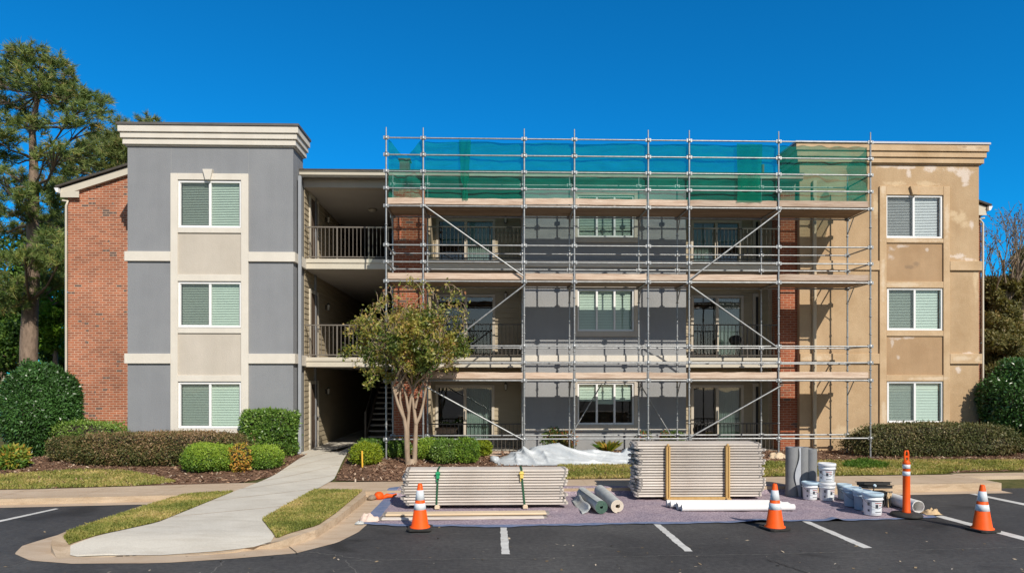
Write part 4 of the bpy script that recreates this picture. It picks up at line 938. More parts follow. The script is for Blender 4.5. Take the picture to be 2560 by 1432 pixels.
# ------------------------------------------------------------------ scaffold
YF, YB = 18.2, 19.4
SCF = thing('scaffold', 'galvanised tube scaffold with timber decks across the middle of the building', 'scaffold', (4, YF, .2))
def Q_(mb, name, mat, label=None, **k): return mb.build(name, mat, SCF, label, **k)
FX = [wx(p, YF) for p in (965.5, 1058, 1310.5, 1436, 1620.5, 1723, 1946.5, 2176)]
SZ = lambda py: wz(py, YF, 1310)
ZD = [SZ(517), SZ(704), SZ(951)]                    # deck ledgers
ZG = [SZ(p) for p in (348, 390, 431, 473)] + [SZ(p) for p in (614, 656)] + [SZ(p) for p in (864.5, 906)]
ZBASE = SZ(1097)
RT = .0242
def standard(x, y, ztop):
    z0 = floor_z(x, y)
    mb = MB(); mb.tube([(x, y, z0 + .02), (x, y, ztop - .22)], RT, 8); mb.tube([(x, y, ztop - .23), (x, y, ztop)], .017, 7)
    mb.box(x - .075, x + .075, y - .075, y + .075, z0, z0 + .012)
    zz = z0 + .45
    while zz < ztop - .25:                         # cup rings every half metre
        mb.lathe([(RT, -.014), (.040, -.012), (.040, .012), (RT, .014)], (x, y, zz), 8); zz += .49
    for z in [*ZG, *ZD, ZBASE]:
        if z < ztop - .1: mb.lathe([(RT, -.055), (.046, -.045), (.052, -.01), (.046, .04), (RT, .055)], (x, y, z), 8); mb.box(x - .075, x - .03, y - .022, y + .022, z - .04, z + .045); mb.box(x + .03, x + .075, y - .022, y + .022, z - .04, z + .045)
    return Q_(mb, 'standard', M['steel'])
tops = [322, 325, 326, 326, 328, 331, 334, 340]
for x, p in zip(FX, tops):
    standard(x, YF, ZG[0] + .28)
    standard(x, YB, ZG[1] - .18 if x < FX[-1] - .1 else ZG[1] - .1)
def tube(p, q, name, r=.0212): mb = MB(); mb.tube([p, q], r, 7); return Q_(mb, name, M['steel'])
for a, b in zip(FX, FX[1:]):
    for z in ZG:
        tube((a + .03, YF, z), (b - .03, YF, z), 'guard_rail')
    for z in (ZG[2], *ZG[4:]): tube((a + .03, YB, z), (b - .03, YB, z), 'back_rail')
    for z in (*ZD, ZBASE): tube((a + .03, YF, z), (b - .03, YF, z), 'ledger', .0235); tube((a + .03, YB, z), (b - .03, YB, z), 'ledger', .0235)
for x in FX:
    for z in (*ZD, ZBASE): tube((x, YF + .03, z - .005), (x, YB - .03, z - .005), 'transom', .0225)
for z in (*ZG[2:],): tube((FX[-1], YF + .03, z), (FX[-1], YB - .03, z), 'end_rail'); tube((FX[0], YF + .03, z), (FX[0], YB - .03, z), 'end_rail')
for z in ZD:                                       # small knee brackets under the decks
    for x in (FX[0], FX[3], FX[4], FX[5], FX[-1]):
        mb = MB(); mb.tube([(x, YB - .02, z - .42), (x, YB - .34, z - .03)], .014, 6); Q_(mb, 'knee_brace', M['steel'])
for k, (z, i0) in enumerate(zip(ZD, range(3))):
    for a, b in zip(FX, FX[1:]):
        nb = 4; w = (YB - YF - .10) / nb
        for j in range(nb):
            y0 = YF + .05 + j * w; dz = random.uniform(-.004, .004)
            mb = MB(); mb.box(a + .003, b - .003, y0 + .003, y0 + w - .003, z + .026 + dz, z + .066 + dz); Q_(mb, 'deck_board', M['deck'])
        zt = z + random.uniform(.055, .075); ti = random.uniform(-.012, .012)
        mb = MB(); xa, xb = a + .035, b - .035; y0, y1 = YF + .028, YF + .062
        n = 10; bot = [(xa + (xb - xa) * t / n, zt + ti * t / n + random.uniform(-.004, .004)) for t in range(n + 1)]; top = [(p[0], p[1] + .165 + random.uniform(-.006, .006)) for p in bot]
        for (b0, b1, t0_, t1_) in zip(bot, bot[1:], top, top[1:]):
            mb.add([(b0[0], y0, b0[1]), (b1[0], y0, b1[1]), (t1_[0], y0, t1_[1]), (t0_[0], y0, t0_[1])], [(0, 1, 2, 3)])
            mb.add([(b0[0], y1, b0[1]), (b1[0], y1, b1[1]), (t1_[0], y1, t1_[1]), (t0_[0], y1, t0_[1])], [(3, 2, 1, 0)])
            mb.add([(t0_[0], y0, t0_[1]), (t1_[0], y0, t1_[1]), (t1_[0], y1, t1_[1]), (t0_[0], y1, t0_[1])], [(0, 1, 2, 3)])
            mb.add([(b0[0], y0, b0[1]), (b1[0], y0, b1[1]), (b1[0], y1, b1[1]), (b0[0], y1, b0[1])], [(3, 2, 1, 0)])
        for x in (xa, xb): mb.add([(x, y0, bot[0][1]), (x, y1, bot[0][1]), (x, y1, top[0][1]), (x, y0, top[0][1])], [(0, 1, 2, 3)])
        Q_(mb, 'toe_board', M['timber'])
for (i, za, j, zb) in ((1, ZD[0] - .0, 2, ZD[1] + .15), (2, ZD[1] - .08, 1, ZG[7] - .05), (1, ZD[2] - .14, 2, ZBASE - .02),
                       (6, ZD[0] - .08, 5, ZD[1] + .05), (5, ZD[1] - .12, 6, ZG[6] - .05), (6, ZD[2] - .15, 5, ZBASE + .02)):
    tube((FX[i] + .03, YF - .05, za), (FX[j] - .03, YF - .05, zb), 'diagonal_brace', .0225)
for (i, za, zb) in ((3, ZBASE, ZD[2] - .1), (4, ZD[2] - .1, ZBASE)):   # bracing in the back row
    tube((FX[i] + .05, YB + .045, za), (FX[i] + .95, YB + .045, zb), 'back_brace', .018)

# green debris netting
def net(x0, x1, y, ztop_, zbot, seed, sag=.03, nx=60, nz=26, bulge=.04, slope=0, lift=None):
    r = random.Random(seed); ph = [r.uniform(0, 6.28) for _ in range(8)]
    vs = []; fs = []
    for i in range(nx + 1):
        u = i / nx; x = x0 + (x1 - x0) * u
        for j in range(nz + 1):
            v = j / nz; zt = ztop_ - (sag(u) if callable(sag) else sag * math.sin(u * math.pi * 5 + ph[0]) ** 2)
            z = zt + (zbot - zt) * v
            dy = bulge * (math.sin(u * 9 + ph[1] + v * 2) * .5 + math.sin(v * 11 + u * 4 + ph[2]) * .35 + math.sin(u * 31 + v * 5 + ph[3]) * .25 + noise.noise(Vector((x * 2.2, z * 6, seed))) * 1.2)
            vs.append((x, y + dy, z))
    for i in range(nx):
        for j in range(nz): a = i * (nz + 1) + j; fs.append((a, a + 1, a + nz + 2, a + nz + 1))
    mb = MB(); mb.add(vs, fs, 0, True); return mb
YNET = YF + .10; zn0, zn1 = ZG[0] - .05, ZD[0] + .17
tag(net(FX[0] + .05, FX[1] - .03, YNET, zn0 + .02, zn1, 3, sag=lambda u: .42 * math.sin(math.pi * min(max((u - .02) / .95, 0), 1)) ** 1.3, nx=30, bulge=.06).build('debris_net', M['net']), 'green debris net sagging from the top rail in the narrow left-hand bay', 'netting', 'green nets on the scaffold')
tag(net(FX[1] + .03, FX[6], YNET, zn0, zn1, 5, sag=.03, nx=200, bulge=.032).build('debris_net', M['net']), 'long green debris net along the top lift of the scaffold', 'netting', 'green nets on the scaffold')
tag(net(FX[6] + .02, FX[7] - .04, YNET, zn0 - .01, zn1, 7, sag=.05, nx=50, bulge=.045).build('debris_net', M['net']), 'green debris net in the right-hand bay, in front of the tan tower', 'netting', 'green nets on the scaffold')
xs_ = wx(1163, YNET)
def strip_net(x0, x1, z0, z1, y, seed, pinch=()):
    mb = MB(); vs = []; fs = []; n = 30; m = 8; xc = (x0 + x1) / 2
    for i in range(n + 1):
        v = i / n; z = z0 + (z1 - z0) * v; w = 1.0
        for c, d, s in pinch: w *= 1 - d * math.exp(-((v - c) / s) ** 2)
        for j in range(m + 1):
            u = j / m * 2 - 1; vs.append((xc + u * w * (x1 - x0) / 2, y - .02 + .02 * math.sin(u * 6 + v * 7 + seed), z))
    for i in range(n):
        for j in range(m): a = i * (m + 1) + j; fs.append((a, a + m + 1, a + m + 2, a + 1))
    mb.add(vs, fs, 0, True); return mb
tag(strip_net(wx(1147, YNET), wx(1178, YNET), zn0 + .01, zn1, YNET - .075, 1, ((.78, .65, .10), (.5, .3, .3), (1, .5, .2))).build('debris_net', M['net2']), 'twisted strip of green net hanging beside the wide left-hand bay of the net', 'netting', 'green nets on the scaffold')
tag(strip_net(wx(1838, YNET), wx(1902, YNET), zn0 - .02, zn1, YNET - .075, 4, ((.6, .12, .3),)).build('debris_net', M['net2']), 'darker overlapping flap of green net near the right end of the long net', 'netting', 'green nets on the scaffold')
mb = MB(); vs = []; fs = []; xe = FX[-1] - .06; n = 20; m = 20
for i in range(n + 1):
    u = i / n; y = YF + .12 + (YB - YF - .16) * u
    for j in range(m + 1):
        v = j / m; z = (ZG[0] - .1 - .25 * u) + ((zn1) - (ZG[0] - .1 - .25 * u)) * v; vs.append((xe + .05 * math.sin(u * 7 + v * 3) * .8 + .03 * math.sin(v * 13 + u * 5), y, z))
for i in range(n):
    for j in range(m): a = i * (m + 1) + j; fs.append((a, a + m + 1, a + m + 2, a + 1))
mb.add(vs, fs, 0, True); tag(mb.build('debris_net', M['net2']), 'green debris net closing the right end of the top lift', 'netting', 'green nets on the scaffold')
# ------------------------------------------------------------------ things on the lot
TZ = .012
# drop cloth
def cloth_z(x, y):
    t = ss((y - (kerb_y(x) - .10)) / .2); return t * (walk_z(x) + .006)
A = [gp(*p, 0) for p in ((897, 1312), (1050, 1317), (1250, 1318), (1480, 1313), (1640, 1310), (1840, 1308), (2010, 1304), (2190, 1301), (2345, 1294))]
B = [gp(972, 1236, .0), gp(1010, 1224, .05), gp(1200, 1216, .1), gp(1435, 1214, .15), gp(1560, 1216, .15), gp(1920, 1216, .13), gp(2020, 1232, 0), gp(2150, 1244, 0), gp(2255, 1258, 0)]
m_, n_ = 190, 70
a_, b_ = resample(A, m_), resample(B, m_); vs = []; mi = []
for i in range(m_):
    for j in range(n_ + 1):
        v = j / n_; p = a_[i] + (b_[i] - a_[i]) * v
        ed = min(v, (1 - v) * 1.2, i / m_ * 3, (m_ - 1 - i) / m_ * 3)
        p = p + np.array([.02 * math.sin(i * .31), .03 * math.sin(i * .23 + 1) + .015 * math.sin(i * .9)]) * (1 if v in (0, 1) else 0)
        q = Vector((p[0], p[1], 0)); w = abs(noise.noise(q * 1.6)) * .030 + abs(noise.noise(q * 5)) * .014 + noise.noise(q * 13) * .004
        bmp = .05 * math.exp(-((p[0] - gp(2075, 1297).x) / .10) ** 2) * math.exp(-((v) / .10) ** 2) + .045 * math.exp(-((p[0] - gp(1890, 1302).x) / .3) ** 2) * math.exp(-(v / .08) ** 2)
        vs.append((p[0], p[1], .012 + cloth_z(p[0], p[1]) + w * min(1, .25 + ed * 5) * .8 + bmp))
fs = []; mis = []
for i in range(m_ - 1):
    for j in range(n_):
        fs.append((i * (n_ + 1) + j, (i + 1) * (n_ + 1) + j, (i + 1) * (n_ + 1) + j + 1, i * (n_ + 1) + j + 1)); mis.append(1 if (j < 3 or i < 5 or i > m_ - 5) else 0)
def felt_mat():
    m, t, out = new_mat('felt_drop_cloth'); v = coords(t); n1 = noise_f(t, v, 38, 5, .75); n2 = noise_f(t, v, 1.4, 4, .6); n3 = noise_f(t, v, 9, 4, .7, 1)
    c = ramp(t, n1, [(.33, (.13, .095, .13)), (.5, (.33, .275, .315)), (.66, (.56, .48, .50))])
    c = mixc(t, 1.0, c, ramp(t, n2, [(.3, (.82, .82, .88)), (.7, (1.15, 1.08, 1.06))]), 'MULTIPLY')
    c = mixc(t, ramp(t, n3, [(.66, (0, 0, 0)), (.74, (.5, .5, .5))]), c, (.52, .46, .44))
    principled(t, out, c, .95, 0, bump(t, n1, .8, .012), .2); return m
M['felt'] = felt_mat(); M['hem'] = mat2('blue_hem', (.10, .15, .27), (.22, .25, .36), 7, .8, .3, 40)
mb = MB(); mb.add(vs, fs, 0, True); mb.m = mis
tag(mb.build('drop_cloth', [M['felt'], M['hem']]), 'large mottled purple drop cloth with a blue hem spread on the asphalt', 'drop cloth')

# planks
ORD = ['topmost', 'second from the top', 'third from the top', 'fourth from the top', 'fifth from the top', 'sixth from the top', 'seventh from the top', 'eighth from the top', 'ninth from the top', 'tenth from the top', 'eleventh from the top',
       'eleventh from the bottom', 'tenth from the bottom', 'ninth from the bottom', 'eighth from the bottom', 'seventh from the bottom', 'sixth from the bottom', 'fifth from the bottom', 'fourth from the bottom', 'third from the bottom', 'second from the bottom', 'bottom']
def order(k, n): return ORD[k] if k < n / 2 else ORD[len(ORD) - (n - k)]
def plank_proto(L, w, th, hoop):
    root = thing('plank', 'plank', 'plank', (0, 0, 0), world_coords=False)
    mb = MB(); hl = L / 2; c = .03; n = 9
    top = []; bot = []
    poly = [(-hl + c, -w / 2), (hl - c, -w / 2), (hl, -w / 2 + c), (hl, w / 2 - c), (hl - c, w / 2), (-hl + c, w / 2), (-hl, w / 2 - c), (-hl, -w / 2 + c)]
    mb.prism(poly, (hoop - th) / 2, (hoop + th) / 2); mb.build('board', M['plank'], root, bevel=.005)
    for s in (-1, 1):
        mb = MB(); x = s * (hl - .055); mb.box(x - .016, x + .016, -w / 2 - .003, w / 2 + .003, 0, hoop); mb.build('end_hoop', M['hoop'], root)
    return root
def stack(x0, x1, yf, zb, zt, n, rows, w, grp, fmt, rownames, ang):
    L = x1 - x0 - .06; h = (zt - zb) / n; proto = plank_proto(L, w, h * .72, h); first = True
    for k in range(n):
        for r in range(rows):
            o = proto if first else copy_tree(proto); first = False
            o.location = ((x0 + x1) / 2 + random.uniform(-.055, .055), yf + w / 2 + r * (w + .008) + random.uniform(-.006, .006), zb + h * (n - 1 - k)); o.rotation_euler = (0, 0, ang + random.uniform(-.004, .004))
            lab = fmt % order(k, n)
            o['label'] = lab + rownames[r]; o['group'] = grp; o['category'] = 'plank'
xl0, xl1 = gp(1003, 1268).x, gp(1418, 1268).x
yl = 12.25; zl0 = .085
xl0, xl1 = wx(1002, yl), wx(1418, yl); zl1 = wz(1173, yl, 1210)
stack(xl0, xl1, yl, zl0, zl1, 13, 2, .225, 'planks in the low strapped stack', 'weathered scaffold plank, %s of the low strapped stack', (', front row', ', back row'), 0)
yr = 13.05; zr0 = .075
xr0, xr1 = wx(1588, yr), wx(1914, yr); zr1 = wz(1108, yr, 1740)
stack(xr0, xr1, yr, zr0, zr1, 20, 3, .225, 'planks in the tall framed stack', 'weathered scaffold plank, %s of the tall framed stack', (', front row', ', middle row', ', back row'), 0)
for px, lab in ((1093, 'left-hand timber bearer under the low plank stack'), (1313, 'right-hand timber bearer under the low plank stack')):
    x = wx(px, yl); mb = MB(); mb.box(x - .045, x + .045, yl - .06, yl + .50, .028, zl0); mb.box(x - .035, x + .035, yl - .058, yl - .04, .028, zl0 + .02)
    tag(mb.build('bearer', M['plank_fresh'], bevel=.008), lab, 'bearer', 'bearers under the low stack')
for px, col, lab in ((1093, 'ratchet', 'dark green strap with a green ratchet round the low plank stack'), (1308, 'yellow', 'dark green strap with a yellow ratchet round the low plank stack')):
    x = wx(px, yl); root = thing('ratchet_strap', lab, 'strap', (x, yl, zl0), 'straps round the low stack')
    mb = MB(); dx = .03 if px > 1200 else -.015
    mb.bar((x - dx, yl - .012, zl1 - .09), (x + dx, yl - .012, zl0 - .03), .034, .006); mb.bar((x - dx, yl - .012, zl1 + .008), (x - dx, yl - .012, zl1 - .1), .034, .006); mb.box(x - dx - .017, x - dx + .017, yl - .012, yl + .47, zl1 + .003, zl1 + .009)
    mb.build('webbing', M['strap'], root)
    mb = MB(); mb.box(x - dx - .032, x - dx + .032, yl - .05, yl - .014, zl1 - .16, zl1 - .03); mb.tube([(x - dx - .045, yl - .045, zl1 - .07), (x - dx + .045, yl - .045, zl1 - .07)], .018, 8); mb.bar((x - dx - .02, yl - .04, zl1 - .17), (x - dx - .02, yl - .03, zl1 - .22), .02, .015)
    mb.build('ratchet', M[col], root, bevel=.006)
fr = thing('stack_frame', 'ochre timber frame holding the tall plank stack upright', 'frame', (wx(1745, yr - .05), yr - .05, .03))
for px in (1670, 1819):
    x = wx(px, yr - .05); mb = MB(); mb.box(x - .042, x - .006, yr - .085, yr - .012, .03, zr1 - .05); mb.box(x + .006, x + .040, yr - .085, yr - .012, .03, zr1 - .05); mb.box(x - .006, x + .006, yr - .06, yr - .012, .05, zr1 - .08); mb.lathe([(.02, 0), (.03, .02), (.02, .045), (.004, .05)], (x, yr - .05, zr1 - .05), 8)
    mb.build('upright', M['frame_timber'], fr, bevel=.006)
    mb = MB(); mb.box(x - .045, x + .045, yr - .15, yr + .62, .018, .072); mb.build('skid', M['frame_timber'], fr, bevel=.006)
mb = MB(); mb.box(wx(1670, yr - .05) + .046, wx(1819, yr - .05) - .046, yr - .075, yr - .03, .03, .085); mb.build('base_rail', M['frame_timber'], fr, bevel=.005)
# two loose boards in front
q0, q1 = gp(957, 1296, .03), gp(1366, 1292, .03)
for (dy, z, mt, lab, sh) in ((0.0, .035, 'plank_fresh', 'pale yellow loose board lying in front of the low strapped stack', .02), (-.05, .022, 'plank', 'grey loose board half hidden under the pale yellow one', -.03)):
    root = thing('loose_board', lab, 'plank', (0, 0, 0), 'loose boards on the drop cloth', world_coords=False)
    L = (q1 - q0).length; mb = MB(); mb.box(-L / 2 + .02, L / 2 - .02, -.11, .11, 0, .036); mb.build('board', M[mt], root, bevel=.008)
    for s in (-1, 1): mb = MB(); mb.box(s * L / 2 - .03, s * L / 2 + .03, -.08, .08, -.003, .034); mb.build('end_hoop', M['hoop'], root)
    root.location = ((q0.x + q1.x) / 2 + sh, q0.y + .13 + dy * 2.2, z + (.038 if dy == 0 else 0)); root.rotation_euler = (0, 0, math.atan2(q1.y - q0.y, q1.x - q0.x) + (.004 if dy else 0))

# pipes
proto = thing('white_pipe', 'pipe', 'pipe', (0, 0, 0), 'white pipes on the drop cloth', world_coords=False)
mb = MB(); L = 2.05; r = .058; nseg = 18; vs = []; fs = []
prof = [(r, 0), (r, L), (r - .006, L), (r - .006, 0)]
for k in range(nseg):
    a = 2 * math.pi * k / nseg
    for (rr, xx) in prof: vs.append((xx, rr * math.cos(a), rr * math.sin(a) + r))
for k in range(nseg):
    for j in range(4): fs.append((k * 4 + j, k * 4 + (j + 1) % 4, ((k + 1) % nseg) * 4 + (j + 1) % 4, ((k + 1) % nseg) * 4 + j))
mb.add(vs, fs, 0, False); ob = mb.build('tube', M['pipe'], proto)
for p in ob.data.polygons: p.use_smooth = True
ob.data.set_sharp_from_angle(angle=R(40))
pq = gp(1706, 1283, .0)
labs = ['front pipe of the row of white pipes on the drop cloth', 'second white pipe from the front', 'third white pipe from the front', 'fourth white pipe from the front', 'rearmost white pipe, nearest to the tall plank stack']
for k in range(5):
    o = proto if k == 0 else copy_tree(proto); o.location = (pq.x - .035 * k + (.05 if k == 2 else 0), pq.y + .06 + .122 * k, .030); o.rotation_euler = (0, 0, .012 - .010 * k); o['label'] = labs[k]
    if k == 4: o.scale = (.93, 1, 1)

# carpet rolls
def spiral_roll(root, L, r0, turns, th, mats, seed, tail=0.0, axis_z=False, n=36):
    """a sheet wound round: spiral section with thickness, pushed along the roll"""
    rr = random.Random(seed); total = int(turns * n); path = []
    for k in range(total + 1):
        a = 2 * math.pi * k / n; r = r0 - (th * 1.04) * (total - k) / n; path.append((r * math.cos(a + 1.0), r * math.sin(a + 1.0), a + 1.0))
    if tail:
        x, y, a = path[-1]; tx, ty = -math.sin(a), math.cos(a)
        for k in range(1, 7): path.append((x + tx * tail * k / 6 + .02 * math.sin(k), y + ty * tail * k / 6 - .01 * k * k / 6, a))
    out = [(x, y) for x, y, a in path]; inn = [(x - th * .93 * math.cos(a), y - th * .93 * math.sin(a)) for x, y, a in path]
    def P(x, y, l): return (x, y, l) if axis_z else (x, l, y)
    m = len(out); mb = MB(); mc = MB()
    for l, l2 in ((0, L),):
        vs = [P(*p, l) for p in out] + [P(*p, l2) for p in out]; mb.add(vs, [(k, k + 1, m + k + 1, m + k) for k in range(m - 1)], 0, True)
        vs = [P(*p, l) for p in inn] + [P(*p, l2) for p in inn]; mb.add(vs, [(k + 1, k, m + k, m + k + 1) for k in range(m - 1)], 1, True)
        for e in (l, l2):
            vs = [P(*p, e) for p in out] + [P(*p, e) for p in inn]; mb.add(vs, [(k, k + 1, m + k + 1, m + k) for k in range(m - 1)], 2)
        mb.add([P(*out[-1], l), P(*out[-1], l2), P(*inn[-1], l2), P(*inn[-1], l)], [(0, 1, 2, 3)], 2)
    return mb.build('rolled_sheet', mats, root)
def lay_roll(name, lab, cat, near, far, r, th, turns, mats, seed, tail=0.0):
    d = far - near; ang = math.atan2(d.y, d.x) - math.pi / 2
    root = thing(name, lab, cat, (near.x, near.y, r + .022), None, ang, world_coords=False)
    spiral_roll(root, d.length, r, turns, th, mats, seed, tail); return root
lay_roll('carpet_roll', 'rolled carpet with dark green pile, left of the pair on the drop cloth', 'carpet roll', gp(1503, 1288), gp(1455, 1250), .122, .020, 4.2, [M['carpet_back'], M['carpet_green'], M['carpet_green']], 1, .0)['group'] = 'carpet rolls'
lay_roll('carpet_roll', 'rolled carpet with cream pile, right of the pair on the drop cloth', 'carpet roll', gp(1544, 1285), gp(1500, 1243), .122, .020, 3.6, [M['carpet_back'], M['carpet_cream'], M['carpet_cream']], 2, .0)['group'] = 'carpet rolls'
mb = MB(); vs = []; fs = []
e0, e1 = gp(1478, 1288), gp(1447, 1252)
for i in range(9):
    for j in range(7):
        p = e0.lerp(e1, i / 8); u = j / 6; vs.append((p.x - .02 - .14 * (1 - u) + .01 * math.sin(i), p.y, .03 + .13 * u ** 2 + .012 * math.sin(i * 1.3 + j)))
for i in range(8):
    for j in range(6): fs.append((i * 7 + j, i * 7 + j + 1, (i + 1) * 7 + j + 1, (i + 1) * 7 + j))
mb.add(vs, fs, 0, True); cf = tag(mb.build('carpet_offcut', M['carpet_back']), 'loose pale carpet flap tucked under the green roll', 'carpet offcut')
md = cf.modifiers.new('thick', 'SOLIDIFY'); md.thickness = .012

# upright grey rolls
for k, (px, lab) in enumerate(((1979.5, 'upright roll of grey membrane with a loose curling edge, nearest to the tall plank stack'), (2005, 'middle upright roll of grey membrane, behind the pale blue lidded bucket'), (2028, 'upright roll of grey membrane beside the two stacked white buckets'))):
    y = 13.42 + (.03 if k == 1 else 0); x = wx(px, y); z0 = .03
    root = thing('membrane_roll', lab, 'membrane roll', (x, y, z0), 'upright grey rolls', rz=k * 1.1 + .4, world_coords=False)
    spiral_roll(root, .99 - .02 * (k == 2) - .01 * k, .131 if k < 2 else .116, 5, .010, [M['greyroll'], M['greyroll_in'], M['greyroll']], 5 + k, 0, True)
    if k == 0:
        mb = MB(); vs = []; fs = []; n = 24; Ri = Matrix.Rotation(-.4, 3, 'Z')
        for i in range(n + 1):
            v = i / n; wd = .05 + .16 * (1 - v) ** 1.5 * .0 + .12 * math.sin(v * math.pi) ** .8 * (.6 + .4 * math.sin(v * 5 + .5)); 
            for j in range(5):
                u = j / 4; q = Ri @ Vector((.136 - wd * (1 - u) * .9 + .02 * math.sin(v * 9) * (1 - u), -.112 - .05 * (1 - u) * math.sin(v * math.pi), 0)); vs.append((q.x, q.y, .005 + .975 * v))
        for i in range(n):
            for j in range(4): fs.append((i * 5 + j, i * 5 + j + 1, (i + 1) * 5 + j + 1, (i + 1) * 5 + j))
        mb.add(vs, fs, 0, True); mb.build('loose_edge', M['greyroll_in'], root)

# buckets
def bucket(x, y, z, lab, body='bucket', lid='lidblue', s=1.0, ang=0.0, print_=True, hang=True, dark=False):
    root = thing('bucket', lab, 'bucket', (x, y, z), 'paint buckets on the drop cloth', ang, world_coords=False); r0, r1, h = .128 * s, .150 * s, .345 * s
    mb = MB(); mb.lathe([(.001, .004), (r0 - .006, .004), (r0, .012), (r0 + (r1 - r0) * .70, h * .72), (r1 + .006, h * .73), (r1 + .008, h * .77), (r1 - .002, h * .78), (r1, h * .95), (r1, h)], (0, 0, 0), 28); mb.build('pail', M[body], root)
    mb = MB(); mb.lathe([(r1 + .002, h - .045), (r1 + .012, h - .043), (r1 + .013, h + .004), (r1 + .008, h + .012), (r1 - .012, h + .012), (r1 - .022, h + .002), (.001, h + .004)], (0, 0, 0), 28); mb.build('lid', M[lid], root)
    mb = MB(); a0 = -math.pi / 2; pts = []
    for k in range(15):
        a = math.pi * k / 14; pts.append((-(r1 + .016) * math.cos(a), -(r1 + .02) * math.sin(a) * .98 - .004, h * .86 - .16 * s * math.sin(a) * (1 if hang else -.0)))
    mb.tube(pts, .0035, 5); mb.build('bail', M['wire'] if hang else M[lid], root)
    if print_:
        def patch(a, b, z0, z1, mt, name, off, lb=None):
            mb = MB(); n = 10; vs = []; fs = []
            for k in range(n + 1):
                t = R(a + (b - a) * k / n) - math.pi / 2
                for zz in (z0, z1): rr = r0 + (r1 - r0) * .70 * (zz / (h * .72)) + off; vs.append((rr * math.cos(t), rr * math.sin(t), zz))
            for k in range(n): fs.append((2 * k, 2 * k + 2, 2 * k + 3, 2 * k + 1))
            mb.add(vs, fs, 0, True); return mb.build(name, M[mt], par, lb)
        par = root; lbl = patch(-32, 42, h * .12, h * .66, 'label', 'paper_label', .002); ORG[lbl.name] = Vector((0, 0, 0)); par = lbl
        patch(-12, 36, h * .58, h * .62, 'red', 'red_stripe', .0035); patch(-10, 8, h * .36, h * .54, 'ink', 'printed_mark', .0035); patch(12, 32, h * .47, h * .52, 'red', 'red_stripe', .0035); patch(-10, 34, h * .17, h * .205, 'ink', 'black_stripe', .0035); patch(14, 30, h * .38, h * .40, 'ink', 'black_stripe', .0035)
        par = root; patch(-58, -44, h * .48, h * .62, 'ink', 'printed_mark', .002); patch(-58, -46, h * .2, h * .3, 'ink', 'printed_mark', .002)
    return root
def on(px, py): p = gp(px, py, .03); return p
p = on(2033, 1250); bucket(p.x, p.y + .13, .026, 'white bucket with pale blue lid in front of the grey membrane rolls', ang=.1, s=.98)
p = on(2075, 1252); bucket(p.x, p.y + .13, .026, 'white bucket at the bottom of the stacked pair', lid='bucket', ang=.2, hang=False); bucket(p.x + .004, p.y + .13, .026 + .358, 'white bucket stacked on top of another white bucket', lid='bucket', ang=-.4, s=1.03)
p = on(2119, 1250); bucket(p.x, p.y + .13, .026, 'small blue grey bucket at the back of the row, farthest from the orange post', body='lidblue', s=.85, print_=False)
p = on(2139, 1267); bucket(p.x, p.y + .13, .026, 'blue grey bucket second from the back in the row of buckets', body='bluegrey', print_=False, s=1.0)
p = on(2166, 1276); bucket(p.x, p.y + .13, .026, 'blue grey bucket just behind the big front bucket', body='bluegrey', print_=True, ang=.5, s=1.0)
p = on(2193, 1289); bucket(p.x, p.y + .14, .026, 'large white bucket with blue lid at the front of the row', s=1.08, ang=-.05)
# roller trays and tools resting behind the buckets
def tray(c, ang, tilt, lab):
    root = thing('roller_tray', lab, 'paint tray', c, 'paint trays by the buckets', ang, world_coords=False); root.rotation_euler = (R(tilt), 0, ang)
    mb = MB(); a, b, h = .24, .15, .055
    for (x0, x1, y0, y1, z0, z1) in ((-a, a, -b, b, 0, .008), (-a, a, -b, -b + .012, .008, h), (-a, a, b - .012, b, .008, h), (-a, -a + .012, -b + .012, b - .012, .008, h), (a - .012, a, -b + .012, b - .012, .008, h)): mb.box(x0, x1, y0, y1, z0, z1)
    mb.build('tray_shell', M['black'], root, bevel=.012, bseg=2)
    mb = MB(); mb.box(-a - .02, a + .02, -b - .02, -b + .002, h - .006, h + .006); mb.box(-a - .02, a + .02, b - .002, b + .02, h - .006, h + .006); mb.build('tray_lip', M['black'], root, bevel=.004); return root
pc = gp(2186, 1262, .03); 
crt = thing('tool_crate', 'black tool crate behind the row of buckets, under the paint trays', 'crate', (pc.x + .07, pc.y + .05, .03))
mb = MB(); cx_, cy_ = pc.x + .07, pc.y + .05
for (x0, x1, y0, y1, z0, z1) in ((-.2, .2, -.14, .14, .0, .02), (-.2, .2, -.14, -.12, .02, .25), (-.2, .2, .12, .14, .02, .25), (-.2, -.18, -.12, .12, .02, .25), (.18, .2, -.12, .12, .02, .25)): mb.box(cx_ + x0, cx_ + x1, cy_ + y0, cy_ + y1, .03 + z0, .03 + z1)
mb.build('crate_shell', M['black'], crt, bevel=.008)
mb = MB(); mb.tube([(cx_ - .2, cy_ - .12, .25), (cx_ - .2, cy_ - .17, .30), (cx_ + .2, cy_ - .17, .30), (cx_ + .2, cy_ - .12, .25)], .011, 6); mb.build('crate_handle', M['wire'], crt)
tray((pc.x + .05, pc.y + .05, .34), .05, -6, 'lower black roller tray resting on the tool crate')
tray((pc.x + .02, pc.y + .07, .40), -.06, -8, 'upper black roller tray, topmost behind the buckets')
rt = thing('paint_roller', 'paint roller with pale sleeve lying on the black trays', 'paint roller', (pc.x - .06, pc.y - .09, .40))
mb = MB(); bx, by = pc.x - .06, pc.y - .09; mb.tube([(bx, by, .40), (bx + .005, by - .03, .42)], .028, 10); mb.build('sleeve', M['lidblue'], rt)
mb = MB(); mb.tube([(bx, by - .03, .42), (bx - .03, by - .05, .36), (bx - .05, by - .04, .30)], .009, 6); mb.build('handle', M['black'], rt)
